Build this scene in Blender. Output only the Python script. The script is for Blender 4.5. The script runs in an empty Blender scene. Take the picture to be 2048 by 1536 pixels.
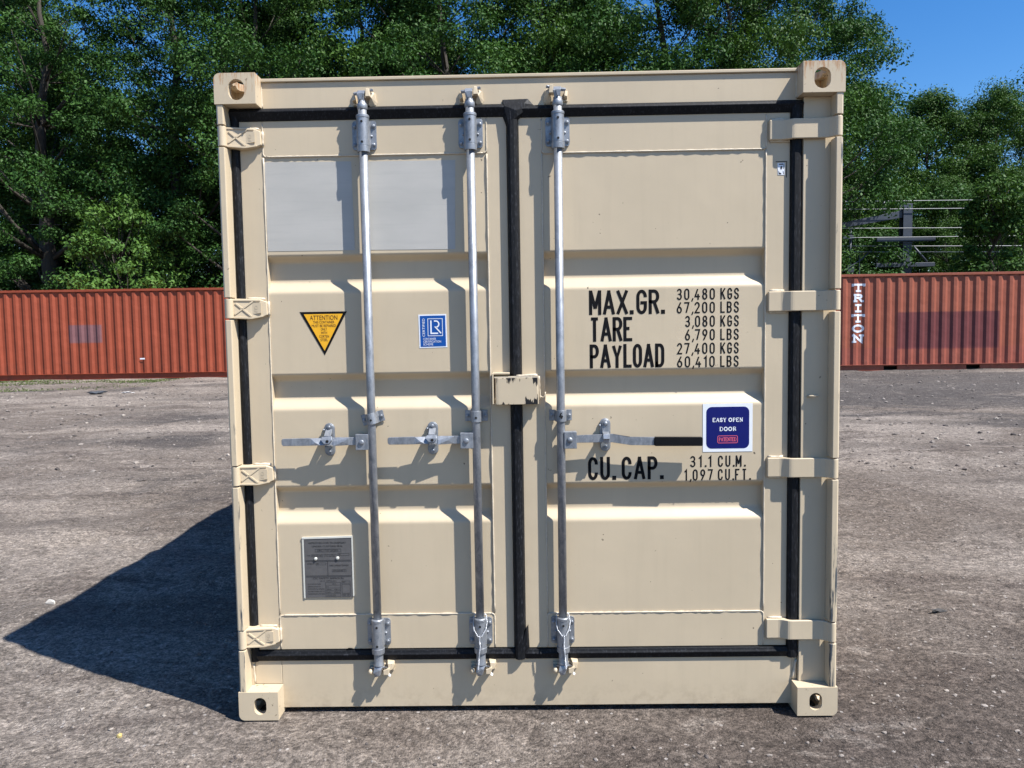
import bpy, bmesh, math, random
import numpy as np
from mathutils import Vector, Matrix

# ---------------------------------------------------------------- camera, sky, sun, exposure
scene = bpy.context.scene
COL = scene.collection
cam_data = bpy.data.cameras.new("camera")
cam_data.sensor_width = 36.0
cam_data.lens = 27.035
cam_data.clip_start = 0.05
cam_data.clip_end = 3000
cam = bpy.data.objects.new("camera", cam_data)
COL.objects.link(cam)
_r = Vector((0.99978591, 0.01342301, -0.01574667))
_u = Vector((0.01480485, 0.06758923, 0.99760338))
_f = Vector((-0.01445515, 0.99762293, -0.06737603))
cam.matrix_world = Matrix(((_r.x, _u.x, -_f.x, -0.0353), (_r.y, _u.y, -_f.y, -3.0379),
                           (_r.z, _u.z, -_f.z, 1.5721), (0, 0, 0, 1)))
scene.camera = cam

SUN_DIR = Vector((1.600, -0.886, 2.591)).normalized()
world = bpy.data.worlds.new("World")
scene.world = world
world.use_nodes = True
wn, wl = world.node_tree.nodes, world.node_tree.links
wn.clear()
sky = wn.new("ShaderNodeTexSky")
sky.sky_type = 'NISHITA'
sky.sun_disc = False
sky.sun_elevation = math.asin(SUN_DIR.z)
sky.sun_rotation = math.atan2(SUN_DIR.x, SUN_DIR.y)
sky.air_density = 1.0
sky.dust_density = 0.3
sky.ozone_density = 3.0
hsv = wn.new("ShaderNodeHueSaturation")
hsv.inputs['Hue'].default_value = 0.506
hsv.inputs['Saturation'].default_value = 1.36
bg = wn.new("ShaderNodeBackground")
bg.inputs['Strength'].default_value = 0.092
wo = wn.new("ShaderNodeOutputWorld")
wl.new(sky.outputs[0], hsv.inputs['Color'])
wl.new(hsv.outputs[0], bg.inputs['Color'])
wl.new(bg.outputs[0], wo.inputs['Surface'])

sun_data = bpy.data.lights.new("sun", 'SUN')
sun_data.energy = 5.0
sun_data.angle = math.radians(0.5)
sun_data.color = (1.0, 0.975, 0.935)
sun = bpy.data.objects.new("sun", sun_data)
sun.rotation_euler = SUN_DIR.to_track_quat('Z', 'Y').to_euler()
sun.location = (6, -4, 12)
COL.objects.link(sun)

vs = scene.view_settings
vs.view_transform = 'Standard'
vs.look = 'None'
vs.gamma = 1.0
vs.exposure = 0.92
scene.cycles.use_denoising = True
scene.cycles.max_bounces = 8
scene.cycles.transparent_max_bounces = 8

# ---------------------------------------------------------------- helpers
def link(o, parent=None):
    COL.objects.link(o)
    if parent is not None:
        o.parent = parent
    return o

def tag(o, label=None, cat=None, group=None, kind=None):
    if label: o['label'] = label
    if cat: o['category'] = cat
    if group: o['group'] = group
    if kind: o['kind'] = kind
    return o

def empty(name, loc=(0, 0, 0), rz=0.0):
    o = bpy.data.objects.new(name, None)
    o.empty_display_size = 0.2
    o.location = loc
    o.rotation_euler = (0, 0, rz)
    return link(o)

def copy_tree(o, parent=None):
    c = o.copy()
    COL.objects.link(c)
    if parent is not None:
        c.parent = parent
    for ch in list(o.children):
        copy_tree(ch, c)
    return c

class MB:
    """collects shapes, then builds ONE mesh object"""
    def __init__(self):
        self.v, self.f, self.s, self.m = [], [], [], []
    def add(self, vs_, fs, smooth=False, mi=0):
        b = len(self.v)
        self.v += [tuple(p) for p in vs_]
        for i, f in enumerate(fs):
            self.f.append([b + k for k in f])
            self.s.append(smooth[i] if isinstance(smooth, list) else smooth)
            self.m.append(mi)
        return self
    def box(self, x0, x1, y0, y1, z0, z1, M=None):
        vv = [Vector((x, y, z)) for z in (z0, z1) for y in (y0, y1) for x in (x0, x1)]
        if M: vv = [M @ p for p in vv]
        return self.add(vv, [(0, 2, 3, 1), (4, 5, 7, 6), (0, 1, 5, 4), (2, 6, 7, 3), (0, 4, 6, 2), (1, 3, 7, 5)])
    def prism(self, poly, a, b, axis, M=None):
        """extrude a polygon; axis 'y': poly in (x,z); 'z': (x,y); 'x': (y,z)"""
        def P(p, t):
            q = {'y': (p[0], t, p[1]), 'z': (p[0], p[1], t), 'x': (t, p[0], p[1])}[axis]
            return M @ Vector(q) if M else Vector(q)
        n = len(poly)
        vv = [P(p, a) for p in poly] + [P(p, b) for p in poly]
        fs = [tuple(range(n)), tuple(range(2 * n - 1, n - 1, -1))]
        fs += [(i, (i + 1) % n, n + (i + 1) % n, n + i) for i in range(n)]
        return self.add(vv, fs)
    def strip(self, line, a, b, axis):
        """open profile swept along an axis (a sheet)"""
        def P(p, t): return {'y': (p[0], t, p[1]), 'z': (p[0], p[1], t), 'x': (t, p[0], p[1])}[axis]
        n = len(line)
        vv = [P(p, a) for p in line] + [P(p, b) for p in line]
        return self.add(vv, [(i, i + 1, n + i + 1, n + i) for i in range(n - 1)])
    def tube(self, pts, r, n=12, caps=True, M=None):
        pts = [Vector(p) for p in pts]
        if M: pts = [M @ p for p in pts]
        rs = r if isinstance(r, (list, tuple)) else [r] * len(pts)
        vv, fs, sm = [], [], []
        t0 = (pts[1] - pts[0]).normalized()
        ref = Vector((0, 0, 1)) if abs(t0.z) < 0.9 else Vector((1, 0, 0))
        a = t0.cross(ref).normalized()
        for i, p in enumerate(pts):
            t = (pts[min(i + 1, len(pts) - 1)] - pts[max(i - 1, 0)])
            t = t.normalized() if t.length > 1e-9 else t0
            a = a - t * a.dot(t)
            a = a.normalized() if a.length > 1e-6 else t.orthogonal().normalized()
            b = t.cross(a)
            for k in range(n):
                w = 2 * math.pi * k / n
                vv.append(p + (a * math.cos(w) + b * math.sin(w)) * rs[i])
        for i in range(len(pts) - 1):
            for k in range(n):
                fs.append((i * n + k, i * n + (k + 1) % n, (i + 1) * n + (k + 1) % n, (i + 1) * n + k)); sm.append(True)
        if caps:
            fs.append(tuple(range(n - 1, -1, -1))); sm.append(False)
            fs.append(tuple(range((len(pts) - 1) * n, len(pts) * n))); sm.append(False)
        return self.add(vv, fs, sm)
    def lathe(self, x, y, prof, n=24):
        """prof: (r,z) list around a vertical axis; doubled points give hard edges"""
        vv, fs = [], []
        for r, z in prof:
            for k in range(n):
                w = 2 * math.pi * k / n
                vv.append((x + r * math.cos(w), y + r * math.sin(w), z))
        for i in range(len(prof) - 1):
            if prof[i] == prof[i + 1]: continue
            for k in range(n):
                fs.append((i * n + k, i * n + (k + 1) % n, (i + 1) * n + (k + 1) % n, (i + 1) * n + k))
        self.add(vv, fs, True)
        return self
    def hull(self, pts, smooth=False):
        bm = bmesh.new()
        for p in pts: bm.verts.new(p)
        r = bmesh.ops.convex_hull(bm, input=bm.verts)
        bmesh.ops.delete(bm, geom=[e for e in bm.verts if not e.link_faces], context='VERTS')
        bm.verts.index_update()
        vv = [v.co.copy() for v in bm.verts]
        fs = [[v.index for v in f.verts] for f in bm.faces]
        bm.free()
        return self.add(vv, fs, smooth)
    def ball(self, c, rx, ry=None, rz=None, nu=14, nv=8, M=None):
        ry = ry or rx; rz = rz or rx
        vv, fs = [], []
        for i in range(nv + 1):
            th = math.pi * i / nv
            for k in range(nu):
                w = 2 * math.pi * k / nu
                p = Vector((c[0] + rx * math.sin(th) * math.cos(w), c[1] + ry * math.sin(th) * math.sin(w), c[2] + rz * math.cos(th)))
                vv.append(M @ p if M else p)
        for i in range(nv):
            for k in range(nu):
                fs.append((i * nu + k, (i + 1) * nu + k, (i + 1) * nu + (k + 1) % nu, i * nu + (k + 1) % nu))
        return self.add(vv, fs, True)
    def mesh(self, name, recalc=True, merge=1e-6):
        bm = bmesh.new()
        vs_ = [bm.verts.new(p) for p in self.v]
        for f, s, mi in zip(self.f, self.s, self.m):
            try:
                q = bm.faces.new([vs_[k] for k in f])
                q.smooth = s
                q.material_index = mi
            except ValueError:
                pass
        if merge: bmesh.ops.remove_doubles(bm, verts=bm.verts, dist=merge)
        if recalc: bmesh.ops.recalc_face_normals(bm, faces=bm.faces)
        me = bpy.data.meshes.new(name)
        bm.to_mesh(me)
        bm.free()
        return me
    def build(self, name, mat, parent=None, bevel=0.0, seg=2, label=None, recalc=True, merge=1e-6):
        me = self.mesh(name, recalc, merge)
        for m in (mat if isinstance(mat, (list, tuple)) else [mat]): me.materials.append(m)
        o = link(bpy.data.objects.new(name, me), parent)
        if bevel:
            b = o.modifiers.new("bevel", 'BEVEL')
            b.width = bevel; b.segments = seg; b.limit_method = 'ANGLE'; b.angle_limit = math.radians(40)
            b.use_clamp_overlap = True
            b.harden_normals = True
        if label: o['label'] = label
        return o

def stadium(cx, cz, rx, h, n=10):
    """upright rounded slot: half width rx, half height h"""
    p = []
    for i in range(n + 1):
        a = math.pi * i / n
        p.append((cx + rx * math.cos(a), cz + (h - rx) + rx * math.sin(a)))
    for i in range(n + 1):
        a = math.pi + math.pi * i / n
        p.append((cx + rx * math.cos(a), cz - (h - rx) + rx * math.sin(a)))
    return p

def rrect(x0, x1, z0, z1, r, n=5):
    p = []
    for cx, cz, a0 in ((x1 - r, z1 - r, 0), (x0 + r, z1 - r, 90), (x0 + r, z0 + r, 180), (x1 - r, z0 + r, 270)):
        for i in range(n + 1):
            a = math.radians(a0 + 90 * i / n)
            p.append((cx + r * math.cos(a), cz + r * math.sin(a)))
    return p

# ---------------------------------------------------------------- materials
def nodes(name):
    m = bpy.data.materials.new(name)
    m.use_nodes = True
    nt = m.node_tree
    return m, nt.nodes, nt.links, nt.nodes["Principled BSDF"]

def N(nn, t, **kw):
    n = nn.new(t)
    for k, v in kw.items():
        if k.startswith('i_'):
            n.inputs[k[2:].replace('_', ' ')].default_value = v
        else:
            setattr(n, k, v)
    return n

def noise(nn, ll, coord, scale, detail=4, rough=0.55, stretch=None, dist=0.0):
    n = N(nn, 'ShaderNodeTexNoise')
    n.inputs['Scale'].default_value = scale
    n.inputs['Detail'].default_value = detail
    n.inputs['Roughness'].default_value = rough
    n.inputs['Distortion'].default_value = dist
    if stretch:
        mp = N(nn, 'ShaderNodeMapping')
        mp.inputs['Scale'].default_value = stretch
        ll.new(coord, mp.inputs['Vector'])
        coord = mp.outputs[0]
    ll.new(coord, n.inputs['Vector'])
    return n.outputs['Fac']

def mrange(nn, ll, val, a, b, c=0.0, d=1.0):
    n = N(nn, 'ShaderNodeMapRange')
    n.inputs[1].default_value = a; n.inputs[2].default_value = b
    n.inputs[3].default_value = c; n.inputs[4].default_value = d
    ll.new(val, n.inputs[0])
    return n.outputs[0]

def math_(nn, ll, op, a, b=None, clamp=False):
    n = N(nn, 'ShaderNodeMath', operation=op, use_clamp=clamp)
    for i, x in enumerate((a, b)):
        if x is None: continue
        if isinstance(x, (int, float)): n.inputs[i].default_value = x
        else: ll.new(x, n.inputs[i])
    return n.outputs[0]

def mixc(nn, ll, fac, a, b, blend='MIX'):
    n = N(nn, 'ShaderNodeMix', data_type='RGBA', blend_type=blend)
    for sock, x in ((n.inputs[0], fac), (n.inputs[6], a), (n.inputs[7], b)):
        if isinstance(x, (int, float)): sock.default_value = x
        elif isinstance(x, tuple): sock.default_value = (x[0], x[1], x[2], 1)
        else: ll.new(x, sock)
    return n.outputs[2]

def coords(nn, kind='Object'):
    return N(nn, 'ShaderNodeTexCoord').outputs[kind]

def bump(nn, ll, bsdf, h, strength, dist):
    b = N(nn, 'ShaderNodeBump')
    b.inputs['Strength'].default_value = strength
    b.inputs['Distance'].default_value = dist
    ll.new(h, b.inputs['Height'])
    ll.new(b.outputs[0], bsdf.inputs['Normal'])

def simple(name, col, rough=0.5, metal=0.0, var=0.06, scale=30, spec=0.5, bmp=0.0):
    m, nn, ll, bs = nodes(name)
    c = coords(nn)
    f = noise(nn, ll, c, scale, 5)
    a = tuple(x * (1 - var) for x in col); b = tuple(min(1, x * (1 + var)) for x in col)
    ll.new(mixc(nn, ll, mrange(nn, ll, f, 0.3, 0.7), a, b), bs.inputs['Base Color'])
    bs.inputs['Roughness'].default_value = rough
    bs.inputs['Metallic'].default_value = metal
    bs.inputs['Specular IOR Level'].default_value = spec
    if bmp: bump(nn, ll, bs, f, bmp, 0.002)
    return m

BEIGE = (0.525, 0.430, 0.298)
def beige_paint(name, mode='plain'):
    m, nn, ll, bs = nodes(name)
    c = coords(nn)
    big = noise(nn, ll, c, 1.7, 5, 0.6)
    streak = noise(nn, ll, c, 3.0, 4, 0.6, (9, 9, 0.7))
    col = mixc(nn, ll, mrange(nn, ll, big, 0.3, 0.72), tuple(x * 0.94 for x in BEIGE), tuple(x * 1.05 for x in BEIGE))
    col = mixc(nn, ll, mrange(nn, ll, streak, 0.5, 0.76, 0, 0.26), col, (0.44, 0.36, 0.25))
    # tiny chips and dirt specks
    sp = noise(nn, ll, c, 55, 2, 0.5)
    sp2 = noise(nn, ll, c, 9, 2, 0.5)
    spk = math_(nn, ll, 'MULTIPLY', mrange(nn, ll, sp, 0.735, 0.76), mrange(nn, ll, sp2, 0.5, 0.58))
    col = mixc(nn, ll, spk, col, (0.11, 0.085, 0.06))
    rough = 0.42
    sep = N(nn, 'ShaderNodeSeparateXYZ'); ll.new(c, sep.inputs[0])
    if mode == 'casting':
        rs = noise(nn, ll, c, 5.0, 5, 0.65, (14, 14, 2.2))
        top = mrange(nn, ll, sep.outputs[2], 2.44, 2.595)
        amt = math_(nn, ll, 'ADD', rs, math_(nn, ll, 'MULTIPLY', top, 0.30))
        col = mixc(nn, ll, mrange(nn, ll, amt, 0.735, 0.90, 0, 0.85), col, (0.34, 0.14, 0.035))
        chip = noise(nn, ll, c, 70, 3, 0.6)
        cm = math_(nn, ll, 'MULTIPLY', mrange(nn, ll, chip, 0.64, 0.68), mrange(nn, ll, sp2, 0.42, 0.55))
        col = mixc(nn, ll, cm, col, (0.20, 0.15, 0.10))
    elif mode == 'post':
        sc = noise(nn, ll, c, 2.0, 5, 0.65, (30, 30, 2.6))
        z = mrange(nn, ll, sep.outputs[2], 1.0, 0.6)
        amt = math_(nn, ll, 'ADD', sc, math_(nn, ll, 'MULTIPLY', z, 0.08))
        yf = mrange(nn, ll, sep.outputs[1], 0.014, 0.009)
        amt = math_(nn, ll, 'MULTIPLY', mrange(nn, ll, amt, 0.62, 0.70), yf)
        col = mixc(nn, ll, amt, col, (0.055, 0.065, 0.075))
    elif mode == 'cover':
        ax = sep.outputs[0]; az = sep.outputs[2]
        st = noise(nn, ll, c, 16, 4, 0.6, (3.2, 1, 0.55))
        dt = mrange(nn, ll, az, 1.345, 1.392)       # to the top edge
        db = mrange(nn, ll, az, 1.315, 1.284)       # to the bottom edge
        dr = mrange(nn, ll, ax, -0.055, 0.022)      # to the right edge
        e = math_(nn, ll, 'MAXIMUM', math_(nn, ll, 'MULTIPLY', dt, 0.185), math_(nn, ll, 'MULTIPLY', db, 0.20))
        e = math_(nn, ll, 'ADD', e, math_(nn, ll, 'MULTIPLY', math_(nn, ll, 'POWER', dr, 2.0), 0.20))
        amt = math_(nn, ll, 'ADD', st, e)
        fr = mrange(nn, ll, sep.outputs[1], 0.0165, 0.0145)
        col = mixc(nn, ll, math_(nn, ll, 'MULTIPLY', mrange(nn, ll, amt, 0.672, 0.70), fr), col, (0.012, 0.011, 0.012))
    elif mode == 'sill':
        lowz = mrange(nn, ll, sep.outputs[2], 0.13, 0.02)
        d = noise(nn, ll, c, 14, 6, 0.7)
        dm = math_(nn, ll, 'MULTIPLY', mrange(nn, ll, d, 0.45, 0.75), lowz)
        col = mixc(nn, ll, math_(nn, ll, 'MULTIPLY', dm, 0.55), col, (0.24, 0.18, 0.12))
    ll.new(col, bs.inputs['Base Color'])
    bs.inputs['Roughness'].default_value = rough
    bs.inputs['Specular IOR Level'].default_value = 0.4
    wv = noise(nn, ll, c, 5, 3, 0.5)
    fine = noise(nn, ll, c, 60, 2, 0.5)
    h = math_(nn, ll, 'ADD', wv, math_(nn, ll, 'MULTIPLY', fine, 0.012))
    bump(nn, ll, bs, h, 0.17, 0.01)
    return m

M = {}
M['beige'] = beige_paint('beige_paint')
M['casting'] = beige_paint('beige_paint_rusty', 'casting')
M['post'] = beige_paint('beige_paint_scuffed', 'post')
M['cover'] = beige_paint('beige_paint_worn', 'cover')
M['sill'] = beige_paint('beige_paint_dirty', 'sill')
M['weld'] = simple('painted_weld', (0.53, 0.455, 0.345), 0.4, var=0.1, scale=90, bmp=0.6)

def galvanised():
    m, nn, ll, bs = nodes('galvanised_steel')
    c = coords(nn)
    f = noise(nn, ll, c, 34, 6, 0.65, (1, 1, 0.5), 0.6)
    g = noise(nn, ll, c, 150, 3, 0.6)
    col = mixc(nn, ll, mrange(nn, ll, f, 0.32, 0.68), (0.17, 0.185, 0.205), (0.36, 0.375, 0.40))
    col = mixc(nn, ll, mrange(nn, ll, g, 0.55, 0.75, 0, 0.35), col, (0.45, 0.47, 0.50))
    ll.new(col, bs.inputs['Base Color'])
    bs.inputs['Metallic'].default_value = 0.62
    ll.new(mrange(nn, ll, f, 0.3, 0.7, 0.58, 0.44), bs.inputs['Roughness'])
    bump(nn, ll, bs, f, 0.12, 0.002)
    return m
M['steel'] = galvanised()

def rubber():
    m, nn, ll, bs = nodes('black_rubber')
    c = coords(nn)
    f = noise(nn, ll, c, 26, 6, 0.7, (1, 1, 1), 1.0)
    g = noise(nn, ll, c, 110, 4, 0.7, (1.6, 1.6, 0.35))
    col = mixc(nn, ll, mrange(nn, ll, g, 0.54, 0.74, 0, 0.9), (0.005, 0.0055, 0.007), (0.050, 0.053, 0.062))
    col = mixc(nn, ll, mrange(nn, ll, f, 0.5, 0.75, 0, 0.35), col, (0.03, 0.029, 0.027))
    ll.new(col, bs.inputs['Base Color'])
    bs.inputs['Roughness'].default_value = 0.6
    bs.inputs['Specular IOR Level'].default_value = 0.2
    bump(nn, ll, bs, g, 0.2, 0.002)
    return m
M['rubber'] = rubber()
M['black_plastic'] = simple('black_plastic', (0.004, 0.004, 0.0045), 0.5, var=0.2, spec=0.2)
M['dark'] = simple('dark_hole', (0.006, 0.006, 0.006), 0.9, var=0.2)  # near-black colour that stands in for shade inside holes and pockets
M['ink'] = simple('black_lettering', (0.006, 0.006, 0.007), 0.7, var=0.2, spec=0.12)
def placard():
    m, nn, ll, bs = nodes('pale_placard_film')
    c = coords(nn)
    f = noise(nn, ll, c, 3.0, 5, 0.6, (1, 1, 2.2)); g = noise(nn, ll, c, 5, 5, 0.7, (0.6, 1, 14))
    col = mixc(nn, ll, mrange(nn, ll, f, 0.3, 0.7), (0.395, 0.38, 0.345), (0.455, 0.435, 0.395))
    col = mixc(nn, ll, mrange(nn, ll, g, 0.5, 0.75, 0, 0.45), col, (0.35, 0.335, 0.31))
    ll.new(col, bs.inputs['Base Color'])
    bs.inputs['Roughness'].default_value = 0.55
    return m
M['placard'] = placard()
M['yellow'] = simple('yellow_sticker', (0.80, 0.40, 0.012), 0.4, var=0.04)
M['brown_ink'] = simple('brown_lettering', (0.085, 0.025, 0.006), 0.5)
M['blue'] = simple('blue_sticker', (0.004, 0.070, 0.30), 0.5, var=0.05, spec=0.25)
M['navy'] = simple('navy_sticker', (0.004, 0.008, 0.115), 0.55, var=0.05, spec=0.2)
M['white'] = simple('white_sticker', (0.74, 0.76, 0.80), 0.4, var=0.03)
M['rose'] = simple('pink_lettering', (0.62, 0.10, 0.16), 0.5)
M['plate'] = simple('grey_metal_plate', (0.115, 0.111, 0.11), 0.45, metal=0.25, var=0.08, scale=60)
M['plate_ink'] = simple('plate_lettering', (0.012, 0.012, 0.013), 0.6)
M['plate_edge'] = simple('pale_plate_edge', (0.66, 0.65, 0.58), 0.35, metal=0.2)
M['wire'] = simple('wire_strand', (0.55, 0.56, 0.58), 0.35, metal=0.6, var=0.25, scale=400)

def red_paint(name, base, patches, fade):
    m, nn, ll, bs = nodes(name)
    c = coords(nn)
    big = noise(nn, ll, c, 0.9, 5, 0.65)
    st = noise(nn, ll, c, 2.2, 5, 0.65, (7, 7, 0.8))
    col = mixc(nn, ll, mrange(nn, ll, big, 0.3, 0.7), tuple(x * 0.9 for x in base), tuple(x * 1.1 for x in base))
    col = mixc(nn, ll, mrange(nn, ll, st, 0.5, 0.75, 0, 0.4), col, fade)
    sep = N(nn, 'ShaderNodeSeparateXYZ'); ll.new(c, sep.inputs[0])
    def gate(a, lo, hi, s=0.02):
        return math_(nn, ll, 'MULTIPLY', mrange(nn, ll, a, lo - s, lo + s), mrange(nn, ll, a, hi + s, hi - s))
    yf = mrange(nn, ll, sep.outputs[1], 0.12, 0.10)
    for (x0, x1, z0, z1, pc, k) in patches:
        g = math_(nn, ll, 'MULTIPLY', gate(sep.outputs[0], x0, x1), gate(sep.outputs[2], z0, z1))
        g = math_(nn, ll, 'MULTIPLY', g, yf)
        col = mixc(nn, ll, math_(nn, ll, 'MULTIPLY', g, k), col, pc)
    low = mrange(nn, ll, sep.outputs[2], 0.75, 0.2)
    r = noise(nn, ll, c, 5, 6, 0.7)
    rm = math_(nn, ll, 'MULTIPLY', mrange(nn, ll, r, 0.52, 0.72), low)
    col = mixc(nn, ll, math_(nn, ll, 'MULTIPLY', rm, 0.6), col, (0.075, 0.03, 0.022))
    ch = noise(nn, ll, c, 26, 3, 0.6)
    col = mixc(nn, ll, mrange(nn, ll, ch, 0.74, 0.77, 0, 0.6), col, (0.06, 0.028, 0.02))
    ll.new(col, bs.inputs['Base Color'])
    bs.inputs['Roughness'].default_value = 0.55
    bs.inputs['Specular IOR Level'].default_value = 0.3
    d = noise(nn, ll, c, 2.6, 3, 0.5)
    bump(nn, ll, bs, d, 0.35, 0.05)
    return m

def bark():
    m, nn, ll, bs = nodes('bark')
    c = coords(nn)
    f = noise(nn, ll, c, 6, 6, 0.7, (3, 3, 0.6))
    ll.new(mixc(nn, ll, f, (0.022, 0.018, 0.014), (0.075, 0.064, 0.05)), bs.inputs['Base Color'])
    bs.inputs['Roughness'].default_value = 0.9
    bump(nn, ll, bs, f, 0.7, 0.05)
    return m
M['bark'] = bark()

def leaf(name, dark, lite, trans):
    m, nn, ll, bs = nodes(name)
    g = N(nn, 'ShaderNodeNewGeometry')
    rnd = g.outputs['Random Per Island']
    c = coords(nn)
    big = noise(nn, ll, c, 0.35, 3, 0.6)
    t = math_(nn, ll, 'ADD', math_(nn, ll, 'MULTIPLY', rnd, 0.55), mrange(nn, ll, big, 0.3, 0.7, 0, 0.45))
    col = mixc(nn, ll, t, dark, lite)
    ll.new(col, bs.inputs['Base Color'])
    bs.inputs['Roughness'].default_value = 0.55
    bs.inputs['Specular IOR Level'].default_value = 0.14
    tr = N(nn, 'ShaderNodeBsdfTranslucent')
    ll.new(mixc(nn, ll, t, tuple(x * 0.8 for x in trans), trans), tr.inputs['Color'])
    mx = N(nn, 'ShaderNodeMixShader')
    mx.inputs[0].default_value = 0.13
    ll.new(bs.outputs[0], mx.inputs[1]); ll.new(tr.outputs[0], mx.inputs[2])
    ll.new(mx.outputs[0], nn['Material Output'].inputs['Surface'])
    return m
M['leaf_a'] = leaf('leaves_deep_green', (0.010, 0.038, 0.009), (0.056, 0.126, 0.025), (0.05, 0.13, 0.014))
M['leaf_b'] = leaf('leaves_mid_green', (0.016, 0.048, 0.011), (0.074, 0.146, 0.025), (0.065, 0.15, 0.014))
M['leaf_c'] = leaf('leaves_bright_green', (0.038, 0.092, 0.020), (0.100, 0.185, 0.034), (0.12, 0.25, 0.03))
M['grass'] = leaf('grass_green', (0.06, 0.085, 0.028), (0.13, 0.155, 0.055), (0.10, 0.18, 0.03))

def ground_mat():
    m, nn, ll, bs = nodes('packed_gravel')
    c = coords(nn)
    A = noise(nn, ll, c, 0.35, 6, 0.62, (1, 1, 1), 0.6)
    B = noise(nn, ll, c, 1.3, 6, 0.65, (0.45, 1.5, 1), 0.5)
    C = noise(nn, ll, c, 7.0, 6, 0.7)
    D = noise(nn, ll, c, 42, 5, 0.75)
    v = N(nn, 'ShaderNodeTexVoronoi'); v.inputs['Scale'].default_value = 95
    ll.new(c, v.inputs['Vector'])
    v2 = N(nn, 'ShaderNodeTexVoronoi'); v2.inputs['Scale'].default_value = 40
    ll.new(c, v2.inputs['Vector'])
    col = mixc(nn, ll, mrange(nn, ll, A, 0.42, 0.58), (0.138, 0.113, 0.094), (0.230, 0.196, 0.167))
    E_ = noise(nn, ll, c, 0.55, 6, 0.68, (0.35, 1.9, 1), 1.2)
    col = mixc(nn, ll, mrange(nn, ll, E_, 0.52, 0.64, 0, 0.7), col, (0.255, 0.215, 0.180))
    col = mixc(nn, ll, mrange(nn, ll, B, 0.53, 0.64, 0, 0.7), col, (0.088, 0.070, 0.060))
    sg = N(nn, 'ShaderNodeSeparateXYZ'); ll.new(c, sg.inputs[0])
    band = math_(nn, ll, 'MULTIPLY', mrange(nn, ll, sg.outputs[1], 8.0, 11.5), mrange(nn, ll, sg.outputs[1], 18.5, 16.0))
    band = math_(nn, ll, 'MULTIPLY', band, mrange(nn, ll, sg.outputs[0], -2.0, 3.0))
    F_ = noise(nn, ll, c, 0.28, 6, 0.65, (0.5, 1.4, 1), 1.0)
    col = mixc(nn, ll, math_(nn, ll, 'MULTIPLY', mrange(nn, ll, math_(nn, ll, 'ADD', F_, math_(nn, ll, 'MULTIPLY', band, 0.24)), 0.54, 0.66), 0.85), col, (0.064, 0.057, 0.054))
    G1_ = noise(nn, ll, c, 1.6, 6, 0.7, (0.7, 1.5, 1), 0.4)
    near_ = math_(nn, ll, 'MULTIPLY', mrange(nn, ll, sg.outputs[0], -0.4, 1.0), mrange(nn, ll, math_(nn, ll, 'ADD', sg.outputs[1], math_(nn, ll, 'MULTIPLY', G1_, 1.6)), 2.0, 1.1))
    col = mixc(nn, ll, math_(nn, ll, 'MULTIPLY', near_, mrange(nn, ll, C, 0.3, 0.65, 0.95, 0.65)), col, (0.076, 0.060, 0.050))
    # gritty breakup from hand-size down to pebble-size
    G1 = noise(nn, ll, c, 3.2, 8, 0.78, (0.7, 1.5, 1), 0.4)
    G2 = noise(nn, ll, c, 18, 6, 0.8)
    col = mixc(nn, ll, mrange(nn, ll, G1, 0.46, 0.34, 0, 0.5), col, (0.066, 0.054, 0.047))
    col = mixc(nn, ll, mrange(nn, ll, G1, 0.55, 0.66, 0, 0.55), col, (0.30, 0.260, 0.225))
    def scale_by(col, fac):
        vm = N(nn, 'ShaderNodeVectorMath', operation='SCALE')
        ll.new(col, vm.inputs[0]); ll.new(fac, vm.inputs['Scale'])
        return vm.outputs[0]
    col = scale_by(col, mrange(nn, ll, G2, 0.36, 0.64, 0.58, 1.48))
    # faint wheel tracks sweeping across the yard
    trk = N(nn, 'ShaderNodeTexWave', wave_type='BANDS', bands_direction='Y')
    trk.inputs['Scale'].default_value = 0.16; trk.inputs['Distortion'].default_value = 3.5
    trk.inputs['Detail'].default_value = 3; trk.inputs['Detail Scale'].default_value = 0.35
    mpt = N(nn, 'ShaderNodeMapping'); mpt.inputs['Rotation'].default_value = (0, 0, 0.16); mpt.inputs['Scale'].default_value = (0.5, 1, 1)
    ll.new(c, mpt.inputs['Vector']); ll.new(mpt.outputs[0], trk.inputs['Vector'])
    tk = math_(nn, ll, 'MULTIPLY', mrange(nn, ll, trk.outputs['Fac'], 0.80, 0.97), mrange(nn, ll, A, 0.42, 0.55))
    col = mixc(nn, ll, math_(nn, ll, 'MULTIPLY', tk, 0.5), col, (0.095, 0.079, 0.068))
    sepv = N(nn, 'ShaderNodeSeparateColor'); ll.new(v.outputs['Color'], sepv.inputs[0])
    cell = sepv.outputs[0]
    col = scale_by(col, mrange(nn, ll, cell, 0.0, 1.0, 0.62, 1.42))
    sep2 = N(nn, 'ShaderNodeSeparateColor'); ll.new(v2.outputs['Color'], sep2.inputs[0])
    d2 = mrange(nn, ll, v2.outputs['Distance'], 0.32, 0.24)
    pick = math_(nn, ll, 'MULTIPLY', mrange(nn, ll, sep2.outputs[1], 0.96, 0.97), d2)
    col = mixc(nn, ll, math_(nn, ll, 'MULTIPLY', pick, 0.7), col, (0.46, 0.42, 0.39))
    col = scale_by(col, mrange(nn, ll, D, 0.34, 0.66, 0.72, 1.30))
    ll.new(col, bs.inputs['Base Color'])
    bs.inputs['Roughness'].default_value = 0.92
    bs.inputs['Specular IOR Level'].default_value = 0.2
    h = math_(nn, ll, 'ADD', math_(nn, ll, 'MULTIPLY', v.outputs['Distance'], -0.006),
              math_(nn, ll, 'ADD', math_(nn, ll, 'MULTIPLY', D, 0.012), math_(nn, ll, 'ADD', math_(nn, ll, 'MULTIPLY', C, 0.03), math_(nn, ll, 'MULTIPLY', G2, 0.032))))
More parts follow.
